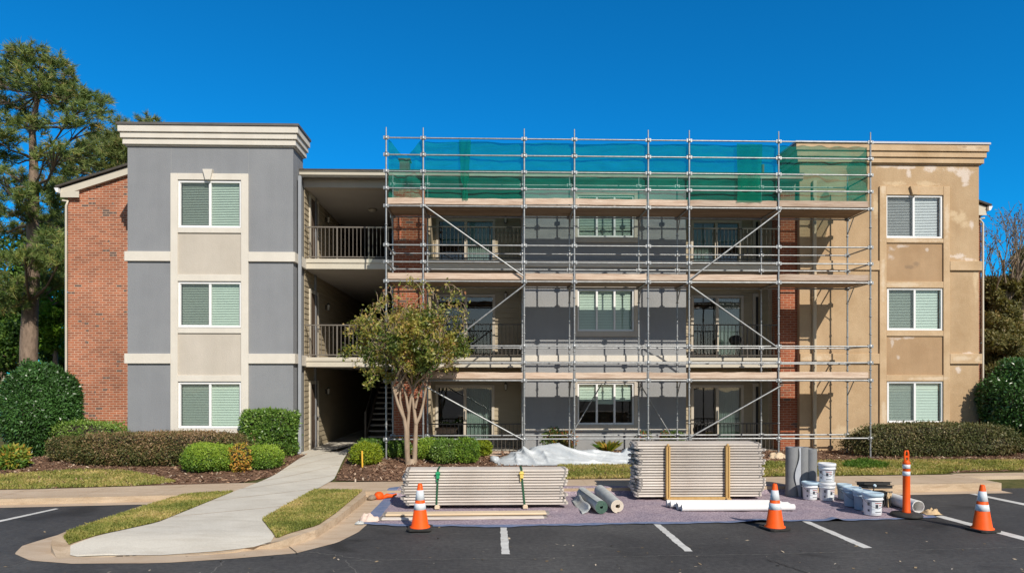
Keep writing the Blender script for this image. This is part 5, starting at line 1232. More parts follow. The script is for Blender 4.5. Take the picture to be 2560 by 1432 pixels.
br = thing('brush_bundle', 'bundle of tan brushes standing right of the front bucket', 'brushes', (gp(2224, 1272).x, gp(2224, 1272).y, .03))
b0 = gp(2224, 1272)
for k in range(4):
    x = b0.x + .028 * (k - 1.5); mb = MB(); mb.bar((x, b0.y + .02 * k, .03), (x + random.uniform(-.03, .03), b0.y + .02 * k, .20 + .04 * random.random()), .020, .016); mb.build('brush_handle', M['rag'] if k == 1 else M['black'], br, bevel=.004)
    mb = MB(); xx = x + random.uniform(-.02, .02); mb.bar((x, b0.y + .02 * k, .20), (xx, b0.y + .02 * k, .28 + .03 * random.random()), .035, .014); mb.build('bristles', M['rag'], br)
# white membrane roll lying behind the post
rl = lay_roll('sheet_roll', 'loosely rolled white sheet lying behind the orange post', 'sheet roll', gp(2296, 1285), gp(2222, 1262), .112, .007, 1.35, [M['pipe'], M['pipe'], M['pipe']], 3)
# canvas rag
def rag(px, py, lab, mt, s, seed, zb=.0):
    c = gp(px, py, .02 + zb); mb = MB(); vs = []; fs = []; n = 20
    for i in range(n + 1):
        for j in range(n + 1):
            u, v = i / n * 2 - 1, j / n * 2 - 1; q = Vector((u * 1.6, v * 1.6, seed)); e = max(0, 1 - (u * u + v * v)) 
            vs.append((c.x + u * s * (1 + .3 * noise.noise(q)), c.y + v * s * .8, .022 + zb + (abs(noise.noise(q * 1.4)) * .10 + .05) * e ** .6 * (s / .14)))
    for i in range(n):
        for j in range(n): a = i * (n + 1) + j; fs.append((a, a + n + 1, a + n + 2, a + 1))
    mb.add(vs, fs, 0, True); return tag(mb.build('rag', M[mt]), lab, 'rag')
rag(2328, 1283, 'crumpled tan canvas rag beside the rolled white sheet', 'rag', .15, 3)
rag(921, 1300, 'crumpled pale pink rag on the left corner of the drop cloth', 'pink_rag', .16, 9)
rag(899, 1308, 'small grey cloth on the gutter left of the pink rag', 'carpet_back', .07, 12)
rag(1000, 1226, 'bunched blue grey corner of plastic by the low plank stack', 'lidblue', .10, 15)
ob_ = thing('orange_bag', 'crumpled orange bag lying in the gutter by the kerb', 'bag', (gp(947, 1248).x, gp(947, 1248).y, .01))
c = gp(947, 1248); mb = MB(); mb.lathe([(.001, .0), (.075, .004), (.10, .05), (.085, .11), (.05, .14), (.001, .145)], (c.x, c.y, .01), 14)
mb.v = [tuple(Vector(v) + Vector((0, 0, max(v[2], 0) * 0)) + Vector((noise.noise(Vector(v) * 11), noise.noise(Vector(v) * 12 + Vector((5, 5, 5))), .5 * noise.noise(Vector(v) * 13))) * .03) for v in mb.v]; mb.build('sack', M['orange'], ob_)
mb = MB(); mb.tube([(c.x + .06, c.y, .03), (c.x + .16, c.y + .04, .07), (c.x + .26, c.y + .06, .06), (c.x + .34, c.y + .1, .09)], [.03, .05, .035, .02], 8); mb.build('loose_end', M['orange'], ob_)
c = gp(930, 1250); mb = MB(); mb.lathe([(.001, 0), (.06, .005), (.085, .04), (.06, .085), (.001, .10)], (c.x, c.y, .008), 12); mb.v = [tuple(Vector(v) + Vector((noise.noise(Vector(v) * 14), noise.noise(Vector(v) * 15 + Vector((3, 3, 3))), .3 * noise.noise(Vector(v) * 12))) * .035) for v in mb.v]
tag(mb.build('tool_bag', M['twig']), 'small dark tool bag between the kerb and the orange bag', 'bag')

# white poly sheet heaped on the bed
xa, xb = gp(1240, 1150, .2).x, gp(1605, 1150, .2).x; y0_, y1_ = gp(1400, 1167, .17).y, 18.05
nx, ny = 190, 80; vs = []; fs = []
prof_x = [0, .05, .12, .18, .24, .30, .36, .44, .55, .68, .80, .90, 1.0]; prof_h = [.02, .17, .29, .31, .29, .36, .40, .37, .29, .19, .15, .20, .27]
FOLDS = [((.24, .80), (.62, .16), .13, .050), ((.40, .60), (1.0, .30), .10, .045), ((.13, .95), (.24, .08), .12, .030), ((.20, .98), (.35, .10), .11, .030), ((.08, .80), (.15, .08), .10, .025), ((.04, .50), (.20, .22), .07, .030), ((.29, .95), (.42, .58), .09, .030), ((.58, .66), (.97, .62), .07, .040),
         ((.34, .20), (.84, .10), .07, .030), ((.82, .88), (.95, .30), .11, .030), ((.48, .90), (.80, .50), .06, .030), ((.16, .60), (.28, .50), .06, .022), ((.30, .40), (.46, .22), .07, .028), ((.66, .40), (.98, .16), .07, .030), ((.10, .30), (.30, .10), .06, .022), ((.88, .60), (1.0, .75), .10, .030)]
def fold_h(u, v):
    h = 0
    for (a0, b0), (a1, b1), amp, w in FOLDS:
        dx, dy = (a1 - a0), (b1 - b0) * .45; px_, py_ = u - a0, (v - b0) * .45; L2 = dx * dx + dy * dy; tt = min(max((px_ * dx + py_ * dy) / L2, 0), 1)
        wob = .010 * math.sin(tt * 9 + a0 * 40); d = (px_ * dy - py_ * dx) / math.sqrt(L2) + wob; e = math.hypot(px_ - tt * dx, py_ - tt * dy)
        fade = math.sin(math.pi * min(max(tt * .92 + .04, 0), 1)) ** .5 * (1 if 0 < tt < 1 else math.exp(-(e / .03) ** 2))
        h += amp * fade * (math.exp(-abs(d) / (w * .22)) if d > 0 else math.exp(-abs(d) / (w * 1.7)))
    return h
for i in range(nx + 1):
    u = i / nx
    for j in range(ny + 1):
        v = j / ny; x = xa + (xb - xa) * u; y = y0_ + (y1_ - y0_) * v
        H = np.interp(u, prof_x, prof_h); ridge = np.interp(v, [0, .12, .35, .62, .85, 1], [0.03, .16, .50, 1, .75, 0.02])
        ed = min(1, 7 * min(u, 1 - u), 9 * min(v, 1 - v)); z = gh(x, y) + .014 + max(0, H * ridge * .78 + (1.15 * fold_h(u, v) - .03) * ed + .014 * noise.noise(Vector((u * 9, v * 5, 2))) * ed)
        wob = .06 * math.sin(u * 17) + .03 * math.sin(u * 43 + 1); vs.append((x + .05 * math.sin(v * 11) * (1 - ed), y + wob * (1 - ed), max(z, gh(x, y) + .012)))
for i in range(nx):
    for j in range(ny): a = i * (ny + 1) + j; fs.append((a, a + ny + 1, a + ny + 2, a + 1))
mb = MB(); mb.add(vs, fs, 0, True)
tag(mb.build('plastic_sheet', M['sheet']), 'heap of crumpled white plastic sheeting on the grass between the two plank stacks', 'plastic sheet')
for (px, py, r, lab) in ((1236, 1157, .09, 'white plastic bag lying left of the plastic sheeting'),):
    c = gp(px, py, .2); mb = MB(); mb.lathe([(.001, 0), (r, .005), (r * 1.3, .06), (r, .14), (.001, .17)], (c.x, c.y, gh(c.x, c.y)), 14); mb.v = [tuple(Vector(v) + Vector((noise.noise(Vector(v) * 9), noise.noise(Vector(v) * 9 + Vector((3, 1, 2))), .2 * noise.noise(Vector(v) * 8))) * .06) for v in mb.v]; tag(mb.build('plastic_bag', M['sheet']), lab, 'bag')
for k, (px, py, L, lab) in enumerate(((1248, 1136, .55, 'short reddish timber offcut lying in front of the ground floor railing'), (1236, 1142, .4, 'small timber offcut right of the row of clipped hedges'))):
    c = gp(px, py, .22); mb = MB(); mb.bar((c.x - L / 2, c.y, gh(c.x, c.y) + .035), (c.x + L / 2, c.y + .05, gh(c.x, c.y) + .035), .12, .06); tag(mb.build('timber_offcut', M['timber'], bevel=.006), lab, 'timber')
tag(rag(1945, 1147, 'yellowish cloth on the grass right of the tall plank stack', 'plank_fresh', .30, 21, .19), None, 'cloth')

# traffic cones
def cone_proto():
    root = thing('traffic_cone', 'cone', 'traffic cone', (0, 0, 0), 'traffic cones', world_coords=False); H = .72; rb, rt_ = .140, .034
    mb = MB(); a, c = .19, .045; poly = [(-a + c, -a), (a - c, -a), (a, -a + c), (a, a - c), (a - c, a), (-a + c, a), (-a, a - c), (-a, -a + c)]; mb.prism(poly, 0, .035); mb.build('base', M['rubber'], root, bevel=.01, bseg=2)
    rad = lambda z: rb + (rt_ - rb) * (z - .03) / (H - .03)
    mb = MB(); mb.lathe([(rb + .022, .034), (rb + .018, .05), (rad(.06), .062), (rad(H - .012), H - .012), (rt_ - .008, H), (rt_ - .014, H), (rt_ - .014, H - .1)], (0, 0, 0), 32); mb.build('cone_body', M['orange'], root)
    for z0, z1 in ((.315, .415), (.465, .62)):
        mb = MB(); mb.lathe([(rad(z0) + .0005, z0), (rad(z0) + .003, z0 + .001), (rad(z1) + .003, z1 - .001), (rad(z1) + .0005, z1)], (0, 0, 0), 32); mb.build('reflective_band', M['reflect'], root)
    return root
cp = cone_proto()
for k, (px, py, lab) in enumerate(((1050, 1325, 'traffic cone in front of the low strapped plank stack'), (1937, 1322, 'traffic cone in front of the white pipes'), (2456, 1326, 'traffic cone standing on a bay line near the right edge'))):
    o = cp if k == 0 else copy_tree(cp); g = gp(px, py, 0); o.location = (g.x, g.y, .026 if k == 0 else .005); o.rotation_euler = (0, 0, (.02, .25, .22)[k]); o['label'] = lab
    if k == 0: o.location.z = .02
# delineator post
g = gp(2266, 1289, .02); dl = thing('delineator_post', 'tall orange delineator post with two white bands on a black rubber base', 'delineator', (g.x, g.y, .02), world_coords=False)
mb = MB(); mb.lathe([(.001, 0), (.25, 0), (.255, .02), (.24, .05), (.10, .065), (.001, .065)], (0, 0, 0), 32); mb.build('rubber_base', M['rubber'], dl)
mb = MB(); mb.lathe([(.066, .06), (.066, .09), (.060, .10), (.057, .90), (.060, .905), (.060, .935), (.048, .945), (.040, .97)], (0, 0, 0), 24)
for s in (-1, 1): mb.tube([(s * .030, 0, .96), (s * .034, 0, 1.06), (s * .030, 0, 1.10)], .016, 8)
mb.tube([(-.030, 0, 1.10), (-.02, 0, 1.13), (.02, 0, 1.13), (.030, 0, 1.10)], .017, 8); mb.box(-.02, .02, -.012, .012, 1.015, 1.045); mb.build('post', M['orange'], dl)
for z0, z1 in ((.70, .775), (.825, .895)): mb = MB(); mb.lathe([(.0575, z0), (.0605, z0 + .001), (.0605, z1 - .001), (.0575, z1)], (0, 0, 0), 24); mb.build('reflective_band', M['reflect'], dl)
# marker stake
g = gp(906, 1172, .15); mb = MB(); mb.tube([(g.x, g.y, gh(g.x, g.y)), (g.x - .01, g.y, gh(g.x, g.y) + .42)], .022, 8); tag(mb.build('marker_stake', M['stake']), 'short orange and yellow marker stake in the mulch by the walkway', 'marker stake')

# things on the patios and balconies
def grill(px, Y, zb, lab, legs=True):
    x = wx(px, Y); root = thing('barbecue_grill', lab, 'grill', (x, Y, zb), 'grills on the patios')
    mb = MB(); mb.lathe([(.02, .52), (.16, .54), (.22, .62), (.24, .70), (.23, .71)], (x, Y, zb), 18); mb.build('firebowl', M['black'], root)
    mb = MB(); mb.lathe([(.245, .715), (.23, .80), (.15, .88), (.02, .90)], (x, Y, zb), 18); mb.tube([(x - .06, Y - .1, zb + .87), (x - .06, Y - .12, zb + .92), (x + .06, Y - .12, zb + .92), (x + .06, Y - .1, zb + .87)], .008, 6); mb.build('lid', M['black'], root)
    root.scale = (.8, .8, .8)
    for k in range(3): a = 2.1 * k + .5; mb = MB(); mb.tube([(x + .12 * math.cos(a), Y + .12 * math.sin(a), zb + .56), (x + .26 * math.cos(a), Y + .26 * math.sin(a), zb)], .012, 6); mb.build('leg', M['wire'], root)
grill(1748, 20.75, .24, 'black barbecue grill on the right-hand ground floor patio')
grill(1838, 20.7, zf2, 'black barbecue grill on the right-hand second floor balcony')
x = wx(1116, 20.7); tb = thing('patio_table', 'small brown table on the left-hand ground floor patio', 'table', (x, 20.7, .24))
mb = MB(); mb.box(x - .34, x + .34, 20.45, 20.95, .84, .90); mb.box(x - .30, x + .30, 20.5, 20.9, .74, .84); mb.build('table_top', M['deck'], tb, bevel=.008)
for sx in (-.28, .28):
    for sy in (20.52, 20.88): mb = MB(); mb.box(x + sx - .025, x + sx + .025, sy - .025, sy + .025, .24, .74); mb.build('leg', M['railing'], tb)
# ------------------------------------------------------------------ plants
M['inner'] = mat2('inner_shade', (.030, .026, .016), (.06, .048, .03), 14, .95, .5, 30)  # near-black, shade inside the shrubs put into the colour
def unit(a): return a / np.maximum(np.linalg.norm(a, axis=1, keepdims=True), 1e-9)
def leaf_quads(Pc, Nn, L, W, spread=.8, droop=0.0):
    n = len(Pc); l = L * (.6 + .8 * rng.random(n))[:, None]; w = W * (.6 + .8 * rng.random(n))[:, None]
    u = unit(Nn * .55 + rng.normal(0, spread, (n, 3)) + np.array([0, 0, -droop])); v = unit(np.cross(u, Nn + rng.normal(0, .55, (n, 3))))
    return np.stack([Pc, Pc + u * l * .45 + v * w * .5, Pc + u * l, Pc + u * l * .45 - v * w * .5], 1)
def lumps(D, seed, k=7, f=4.0, amp=.08):
    r = np.random.default_rng(seed); o = np.zeros(len(D))
    for _ in range(k): kv = r.normal(0, f, 3); o += np.sin(D @ kv + r.random() * 6.28)
    return 1 + amp * o / math.sqrt(k)
def shell(n, c, size, p, seed, lo=.86, hi=1.03, amp=.07, f=4.0):
    D = unit(rng.normal(0, 1, (n, 3))); r = (np.abs(D) ** p).sum(1) ** (-1 / p)
    Pn = D * r[:, None] * lumps(D * r[:, None], seed, f=f, amp=amp)[:, None] * (lo + (hi - lo) * rng.random(n) ** .6)[:, None]
    g = np.sign(Pn) * np.abs(Pn) ** (p - 1); Nn = unit(g / np.array(size)); return Pn * np.array(size) + np.array(c), Nn
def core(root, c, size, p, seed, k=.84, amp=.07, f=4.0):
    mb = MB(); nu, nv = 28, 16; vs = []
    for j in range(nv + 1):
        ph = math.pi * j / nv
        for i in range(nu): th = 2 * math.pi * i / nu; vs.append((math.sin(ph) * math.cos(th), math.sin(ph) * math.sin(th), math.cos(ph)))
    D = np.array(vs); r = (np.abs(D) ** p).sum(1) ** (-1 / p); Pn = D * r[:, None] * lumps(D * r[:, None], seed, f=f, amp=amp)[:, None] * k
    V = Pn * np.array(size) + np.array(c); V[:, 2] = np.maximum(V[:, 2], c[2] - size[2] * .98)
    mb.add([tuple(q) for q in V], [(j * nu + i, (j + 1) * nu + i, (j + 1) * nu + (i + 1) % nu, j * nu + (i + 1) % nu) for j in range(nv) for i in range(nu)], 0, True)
    return mb.build('dark_core', M['inner'], root)  # closed dark hull added to block light inside the shrub
def bush(name, lab, cat, px0, px1, py_top, py_base, depth, mat, n, L, W, p=2.6, amp=.09, f=4.0, grp=None, zg=.2, cut=.0, tintf=None, spread=.8):
    """shrub measured in the photo by its left, right, top and foot; depth is its thickness front to back"""
    b = gp((px0 + px1) / 2, py_base, zg); Yc = b.y + depth / 2
    x0, x1 = wx(px0, Yc - depth * .25), wx(px1, Yc - depth * .25); zb = gh((x0 + x1) / 2, Yc); zt = wz(py_top, Yc - depth * .1, (px0 + px1) / 2)
    c = ((x0 + x1) / 2, Yc, (zb + zt) / 2); size = ((x1 - x0) / 2, depth / 2, (zt - zb) / 2)
    root = thing(name, lab, cat, (c[0], c[1], zb), grp); seed = rng.integers(1e6)
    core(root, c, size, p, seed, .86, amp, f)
    Pc, Nn = shell(n, c, size, p, seed, .84, 1.02, amp, f)
    ns = n // 14; Ps, Ns = shell(ns, c, size, p, seed, 1.0, 1.0 + .05 / max(.3, min(size)), amp, f); Pc = np.concatenate([Pc, Ps]); Nn = np.concatenate([Nn, unit(Ns + np.array([0, 0, .5]))])   # stray shoots
    k = Pc[:, 2] > zb + .03 + cut * rng.random(len(Pc)); Pc, Nn = Pc[k], Nn[k]
    t = np.clip(rng.normal(.45, .24, len(Pc)) + .22 * np.sin(Pc[:, 0] * 3.1 + seed % 7) * np.sin(Pc[:, 2] * 4 + Pc[:, 0] * 2) + (tintf((Pc - np.array(c)) / np.array(size)) if tintf else 0), 0, 1)
    quads_object('foliage', leaf_quads(Pc, Nn, L, W, spread), M[mat], root, t); return root
top_warm = lambda q: .28 * np.clip(q[:, 2], -.6, 1)
bush('shrub', 'big dome of dark glossy evergreen at the left edge before the brick wing', 'shrub', -22, 172, 905, 1152, 1.8, 'l_holly', 30000, .085, .042, 1.75, .07, 4.5)
bush('hedge', 'low green and yellow hedge between the big dark dome and the brick wing', 'hedge', 122, 298, 1056, 1150, 1.0, 'l_laurel', 9000, .06, .028, 4, .06, 5, tintf=top_warm)
bush('hedge', 'long bronze brown clipped hedge below the grey tower', 'hedge', 176, 600, 1083, 1168, 1.15, 'l_bronze', 34000, .055, .026, 4.2, .075, 3.4, tintf=lambda q: .30 * np.clip(q[:, 2] - .2, -.5, 1))
bush('shrub', 'small green bush hanging over the left end of the bronze hedge', 'shrub', 118, 190, 1092, 1158, .7, 'l_bronze', 5000, .055, .026, 2.5, .08)
bush('shrub', 'small yellow and green broadleaf plant at the left edge below the dark dome', 'shrub', -14, 50, 1118, 1175, .6, 'l_fern', 1500, .13, .055, 2.2, .12)
bush('box_shrub', 'tall square clipped evergreen shrub before the right corner of the grey tower', 'shrub', 606, 731, 1026, 1148, 1.25, 'l_laurel', 17000, .075, .038, 7.0, .045, 4)
bush('round_shrub', 'round clipped green shrub, leftmost of the low cluster beside the walkway', 'shrub', 452, 552, 1110, 1180, 1.0, 'l_box', 13000, .045, .020, 2.6, .05, tintf=top_warm)
bush('round_shrub', 'small round clipped shrub behind its bigger left-hand neighbour in the low cluster', 'shrub', 520, 592, 1116, 1178, .8, 'l_box', 8000, .045, .020, 2.6, .06, tintf=top_warm)
bush('round_shrub', 'rounded clipped shrub nearest to the walkway, below the square shrub', 'shrub', 604, 694, 1116, 1174, .85, 'l_box', 10000, .045, .020, 3.0, .06, tintf=top_warm)
bush('shrub', 'straggly yellowing shrub between the rounded clipped shrubs', 'shrub', 572, 618, 1112, 1178, .5, 'l_fern', 1100, .07, .035, 2.0, .2, tintf=lambda q: .35)
bush('round_shrub', 'bright lime green round shrub beside the marker stake', 'shrub', 875, 946, 1110, 1165, .75, 'l_lime', 7000, .06, .024, 2.5, .06)
bush('shrub', 'dark green clipped shrub behind the lime green one at the walkway', 'shrub', 892, 968, 1099, 1150, .8, 'l_laurel', 6500, .055, .026, 3, .06)
for k, (a, b, t, bs, mt, lab) in enumerate(((968, 1022, 1100, 1150, 'l_laurel', 'dark clipped shrub left of the small tree trunk, in the row under the scaffold'), (1036, 1096, 1097, 1155, 'l_box', 'clipped green shrub just right of the small tree trunk'), (1080, 1142, 1100, 1163, 'l_laurel', 'middle clipped shrub of the row right of the small tree'),
                                       (1130, 1196, 1099, 1162, 'l_box', 'big clipped shrub near the right end of the row under the scaffold'), (1186, 1227, 1103, 1146, 'l_lime', 'yellow green clipped shrub at the right end of the row'))):
    bush('clipped_shrub', lab, 'shrub', a, b, t, bs, .85, mt, 6500, .055, .022, 2.8, .06, grp='clipped shrubs under the scaffold', tintf=lambda q: .1)
bush('hedge', 'long olive brown clipped hedge under the tan tower windows', 'hedge', 2152, 2546, 1061, 1142, 1.0, 'l_olive', 34000, .058, .03, 4.2, .075, 3.4, zg=.25)
bush('shrub', 'large dark glossy evergreen at the right edge beside the tan tower', 'shrub', 2500, 2700, 902, 1138, 1.8, 'l_holly', 24000, .09, .045, 2.2, .07, 3.5, zg=.25)
bush('rose_bush', 'tall flowering bush growing behind the plastic sheeting in the scaffold', 'bush', 1346, 1408, 1056, 1128, .7, 'l_red', 2600, .085, .04, 2.0, .18, zg=.25)
bush('shrub', 'reddish straggly bush right of the flowering bush against the grey bay', 'shrub', 1398, 1442, 1076, 1130, .55, 'l_red', 1300, .08, .03, 2.0, .2, zg=.25, tintf=lambda q: .25)
def tussock(px, py, h, w, n, mat, lab, cat='plant', zg=.22):
    b = gp(px, py, zg); zb = gh(b.x, b.y); a = rng.random(n) * 6.283; r = rng.random(n) * w; H = h * (.55 + .5 * rng.random(n)); d = np.c_[np.cos(a), np.sin(a)]
    P0 = np.c_[b.x + d[:, 0] * r * .25, b.y + d[:, 1] * r * .25, np.full(n, zb)]; mid = P0 + np.c_[d * r[:, None] * .55, H * .75]; tip = P0 + np.c_[d * r[:, None] * 1.25, H]
    sd = np.c_[-d[:, 1], d[:, 0], np.zeros(n)] * .011
    tag(quads_object('plant', np.stack([P0 - sd, P0 + sd, mid + sd * .8, tip], 1), M[mat]), lab, cat)
tussock(1331, 1122, .50, .28, 220, 'l_silver', 'silvery grass clump between the railing and the flowering bush')
tussock(1392, 1128, .40, .30, 120, 'l_fern', 'yellow green strappy plant in front of the flowering bush')
tussock(1518, 1134, .36, .34, 170, 'l_fern', 'spiky yellow green plant against the grey bay behind the plastic sheeting')
for k, (px, lab) in enumerate(((1612, 'small potted red flowers left of the scaffold post by the right-hand patio'), (1668, 'small potted red flowers on the right-hand patio edge'), (1955 - 260, 'potted dark leafy plant beside the black patio grill'))):
    b = gp(px, 1106, .25); x, y, z = wx(px, 19.7), 19.7, .25
    root = thing('potted_plant', lab, 'potted plant', (x, y, z), 'potted plants on the patio'); mb = MB(); mb.lathe([(.001, .0), (.10, 0), (.14, .24), (.155, .24), (.155, .28), (.13, .28), (.12, .24), (.001, .24)], (x, y, z), 16); mb.build('pot', M['terracotta'], root)
    Pc, Nn = shell(500, (x, y, z + .42), (.2, .2, .2), 2, 5 + k, .4, 1, .15); quads_object('foliage', leaf_quads(Pc, Nn, .07, .035), M['l_red'], root, np.clip(rng.random(500) * (1.0 if k < 2 else .5), 0, 1))

# ---- trees
def grow(mb, tips, p, d, r, L, depth, spread, up, taper=.66, kids=(2, 3), curve=.25, rmin=.006, seg=4, ok=None):
    if ok and not ok(p + d * L * .7): return
    pts = [p]; rad = [r]; q = p.copy(); dd = d.copy()
    for k in range(seg):
        dd = (dd + Vector((random.gauss(0, curve), random.gauss(0, curve), random.gauss(0, curve) + up)) * .35).normalized(); q = q + dd * (L / seg); pts.append(q.copy()); rad.append(max(rmin, r * (1 - (1 - taper) * (k + 1) / seg)))
    mb.tube(pts, rad, 7 if r > .05 else 5 if r > .02 else 4, cap=False)
    if depth <= 1:
        for k in range(1, seg + 1): tips.append((pts[k], dd.copy()))
    if depth <= 0: return
    for _ in range(random.randint(*kids)):
        a = Vector((random.gauss(0, 1), random.gauss(0, 1), random.gauss(0, 1))); a = (a - a.dot(dd) * dd).normalized()
        f = random.uniform(.55, 1.0); kk = min(seg, int(f * seg)); base = pts[kk]
        grow(mb, tips, base, (dd + a * spread * random.uniform(.6, 1.2) + Vector((0, 0, up))).normalized(), max(rmin, rad[kk] * random.uniform(.6, .85)), L * random.uniform(.62, .88), depth - 1, spread, up, taper, kids, curve, rmin, seg, ok)

# small multi-stemmed tree in front of the scaffold
b = gp(1029, 1160, .2); b.z = gh(b.x, b.y); mt_ = thing('crape_myrtle', 'small multi stemmed tree with thinning olive and yellow leaves before the scaffold', 'tree', tuple(b))
Yt = b.y; mb = MB(); tips = []
PT = lambda px, py, dy=0: at(px, py, Yt + dy)
def inside(p):
    # crown outline measured in the photo, with a rounded depth
    Z = p.y; px = CX + FPX * ((p.x * _c - p.y * _s) / (p.x * _s + p.y * _c)); py = HY - FPX * (p.z - CAMH) / (p.x * _s + p.y * _c)
    e = ((px - 1025) / 163) ** 2 + ((py - (832 - .10 * (px - 1025))) / 140) ** 2 + ((p.y - Yt) / 1.25) ** 2
    return e < .96 + .55 * noise.noise(p * 1.5) + .25 * noise.noise(p * 4)
stems = [([(1020, 1162), (1017, 1120), (1015, 1070), (1010, 1045), (995, 1010), (982, 965)], .085), ([(1020, 1150), (1019, 1070), (1022, 1030), (1015, 990), (1005, 955), (1000, 930)], .06), ([(1036, 1162), (1038, 1110), (1040, 1060), (1036, 1030), (1032, 1000), (1030, 950)], .08),
         ([(1040, 1060), (1050, 1040), (1058, 1010), (1064, 975), (1070, 935)], .055), ([(1022, 1030), (1028, 990), (1040, 960), (1048, 930)], .045), ([(1010, 1045), (1000, 1000), (1002, 960), (990, 920)], .045), ([(1038, 1020), (1046, 985), (1062, 950), (1085, 915)], .04)]
for k, (pl, r) in enumerate(stems):
    dy = ((k * 37) % 7 - 3) * .05; n = len(pl); pts = [PT(px, py, dy * i / n) for i, (px, py) in enumerate(pl)]; mb.tube(pts, [r * .86 * (1 - .62 * i / (n - 1)) for i in range(n)], 9, cap=False)
    d = (pts[-1] - pts[-2]).normalized()
    for j in range(5):
        a = Vector((random.gauss(0, .75), random.gauss(0, .55), random.uniform(.2, 1.0))).normalized()
        grow(mb, tips, pts[-1] - d * .15 * j * .4, (d * .35 + a).normalized(), r * .40, random.uniform(.7, .98), 3, .62, .10, curve=.3, rmin=.005, ok=inside)
for _ in range(480):                                   # drooping side sprays that fill the crown out
    c = at(random.uniform(862, 1186), random.uniform(705, 978), Yt + random.uniform(-1.0, .8))
    if not inside(c): continue
    t0 = min(tips, key=lambda q: (q[0] - c).length)[0]; m = t0.lerp(c, .5) + Vector((0, 0, .08)); mb.tube([t0, m, c], [.009, .007, .004], 4, cap=False)
    for k in range(1, 7): f = k / 6; tips.append(((t0.lerp(m, f) if k < 3 else m.lerp(c, f)) + Vector((random.gauss(0, .05), random.gauss(0, .05), random.gauss(0, .05))), (c - t0).normalized()))
mb.lathe([(.16, 0), (.12, .05), (.09, .14)], (b.x, b.y, b.z - .01), 12); mb.build('trunk', M['bark_myrtle'], mt_)
tp = tips; wt = np.array([math.exp(2.4 * noise.noise(p * 1.7) + 1.2 * noise.noise(p * 4.5)) * (1.7 if p.z < 3.2 else 1.0 if p.z < 4.0 else .45) for p, d in tp]); wt /= wt.sum()
nl = 22500; idx = rng.choice(len(tp), nl, p=wt); base = np.array([tuple(tp[i][0]) for i in idx]); dirs = np.array([tuple(tp[i][1]) for i in idx])
Pc = base + rng.normal(0, .055, (nl, 3)); Nn = unit(dirs * .3 + rng.normal(0, .6, (nl, 3)) + np.array([0, -.1, .35]))
hgt = (Pc[:, 2] - 2.4) / 2.6; cn = np.array([noise.noise(Vector(q) * 2.1) for q in base]); t = np.clip(.30 + .22 * hgt + rng.normal(0, .15, nl) + .65 * cn, 0, 1)
quads_object('crown', leaf_quads(Pc, Nn, .095, .044, .8, .25), M['l_myrtle'], mt_, t)

# pines
def pine(lab, trunk, rbase, Y, pads, mat, dens, needle, wd, seed, grp):
    random.seed(seed); pts = [at(px, py, Y + dy) for px, py, dy in trunk]; pts[0].z = .2
    root = thing('pine_tree', lab, 'tree', tuple(pts[0]), grp)
    mb = MB(); n = len(pts); rad = [rbase * (1 - .86 * (i / (n - 1)) ** 1.1) for i in range(n)]; mb.tube(pts, rad, 10, cap=False); mb.lathe([(rbase * 1.35, 0), (rbase * 1.05, .3), (rbase * .98, .6)], tuple(pts[0]), 12)
    TP = []; TD = []
    sc = FPX / Y
    for (px, py, rx, ry) in pads:
        dy = random.uniform(-2.2, 2.2); c = at(px, py, Y + dy); R_ = Vector((rx / sc, (rx * .8 + 8) / sc, ry / sc))
        # limb from the trunk, rising outwards from a lower point
        j = min(range(n), key=lambda i: abs(pts[i].z - (c.z - .25 * (c - Vector((pts[i].x, pts[i].y, c.z))).length)))
        s = pts[j]; mid = s.lerp(c, .55) + Vector((0, 0, -.12 * (c - s).length + random.uniform(-.2, .2)))
        r0 = max(.03, min(rad[j] * .5, .035 + .012 * (c - s).length)); mb.tube([s, s.lerp(mid, .5) + Vector((0, 0, .05)), mid, c - Vector((0, 0, R_.z * .35))], [r0, r0 * .8, r0 * .6, r0 * .3], 6, cap=False)
        nt = max(6, int(dens * R_.x * (R_.z + .25)))
        for _ in range(nt):
            q = Vector((random.gauss(0, .5), random.gauss(0, .5), random.gauss(0, .42))); 
            if q.length > 1.15: q *= 1.1 / q.length
            tpos = c + Vector((q.x * R_.x * 1.35, q.y * R_.y * 1.2, q.z * R_.z * 1.2)); dirn = Vector((q.x * .8 + random.gauss(0, .35), q.y * .8 + random.gauss(0, .35), .45 + random.gauss(0, .3))).normalized()
            if random.random() < .35: mb.tube([mid.lerp(c, random.random()), tpos], [r0 * .28, .010], 4, cap=False)
            TP.append(tuple(tpos)); TD.append(tuple(dirn))
    mb.build('trunk', M['bark_pine'], root)
    TP = np.array(TP); TD = np.array(TD); k = 44; nT = len(TP)
    base = np.repeat(TP, k, 0); dd = np.repeat(TD, k, 0); ang = unit(dd * .75 + rng.normal(0, .62, (nT * k, 3))); L = needle * (.6 + .7 * rng.random(nT * k))[:, None]
    base = base + dd * (rng.random(nT * k)[:, None] - .6) * needle * .9
    sd = unit(np.cross(ang, rng.normal(0, 1, (nT * k, 3)))) * wd
    tint = np.clip(np.repeat(rng.normal(.48, .20, nT), k) + rng.normal(0, .12, nT * k) + np.where(rng.random(nT * k) < .04, .5, 0), 0, 1)
    quads_object('crown', np.stack([base - sd, base + ang * L * .6 - sd * .7 + np.array([0, 0, -.01]), base + ang * L, base + sd], 1), M[mat], root, tint); return root
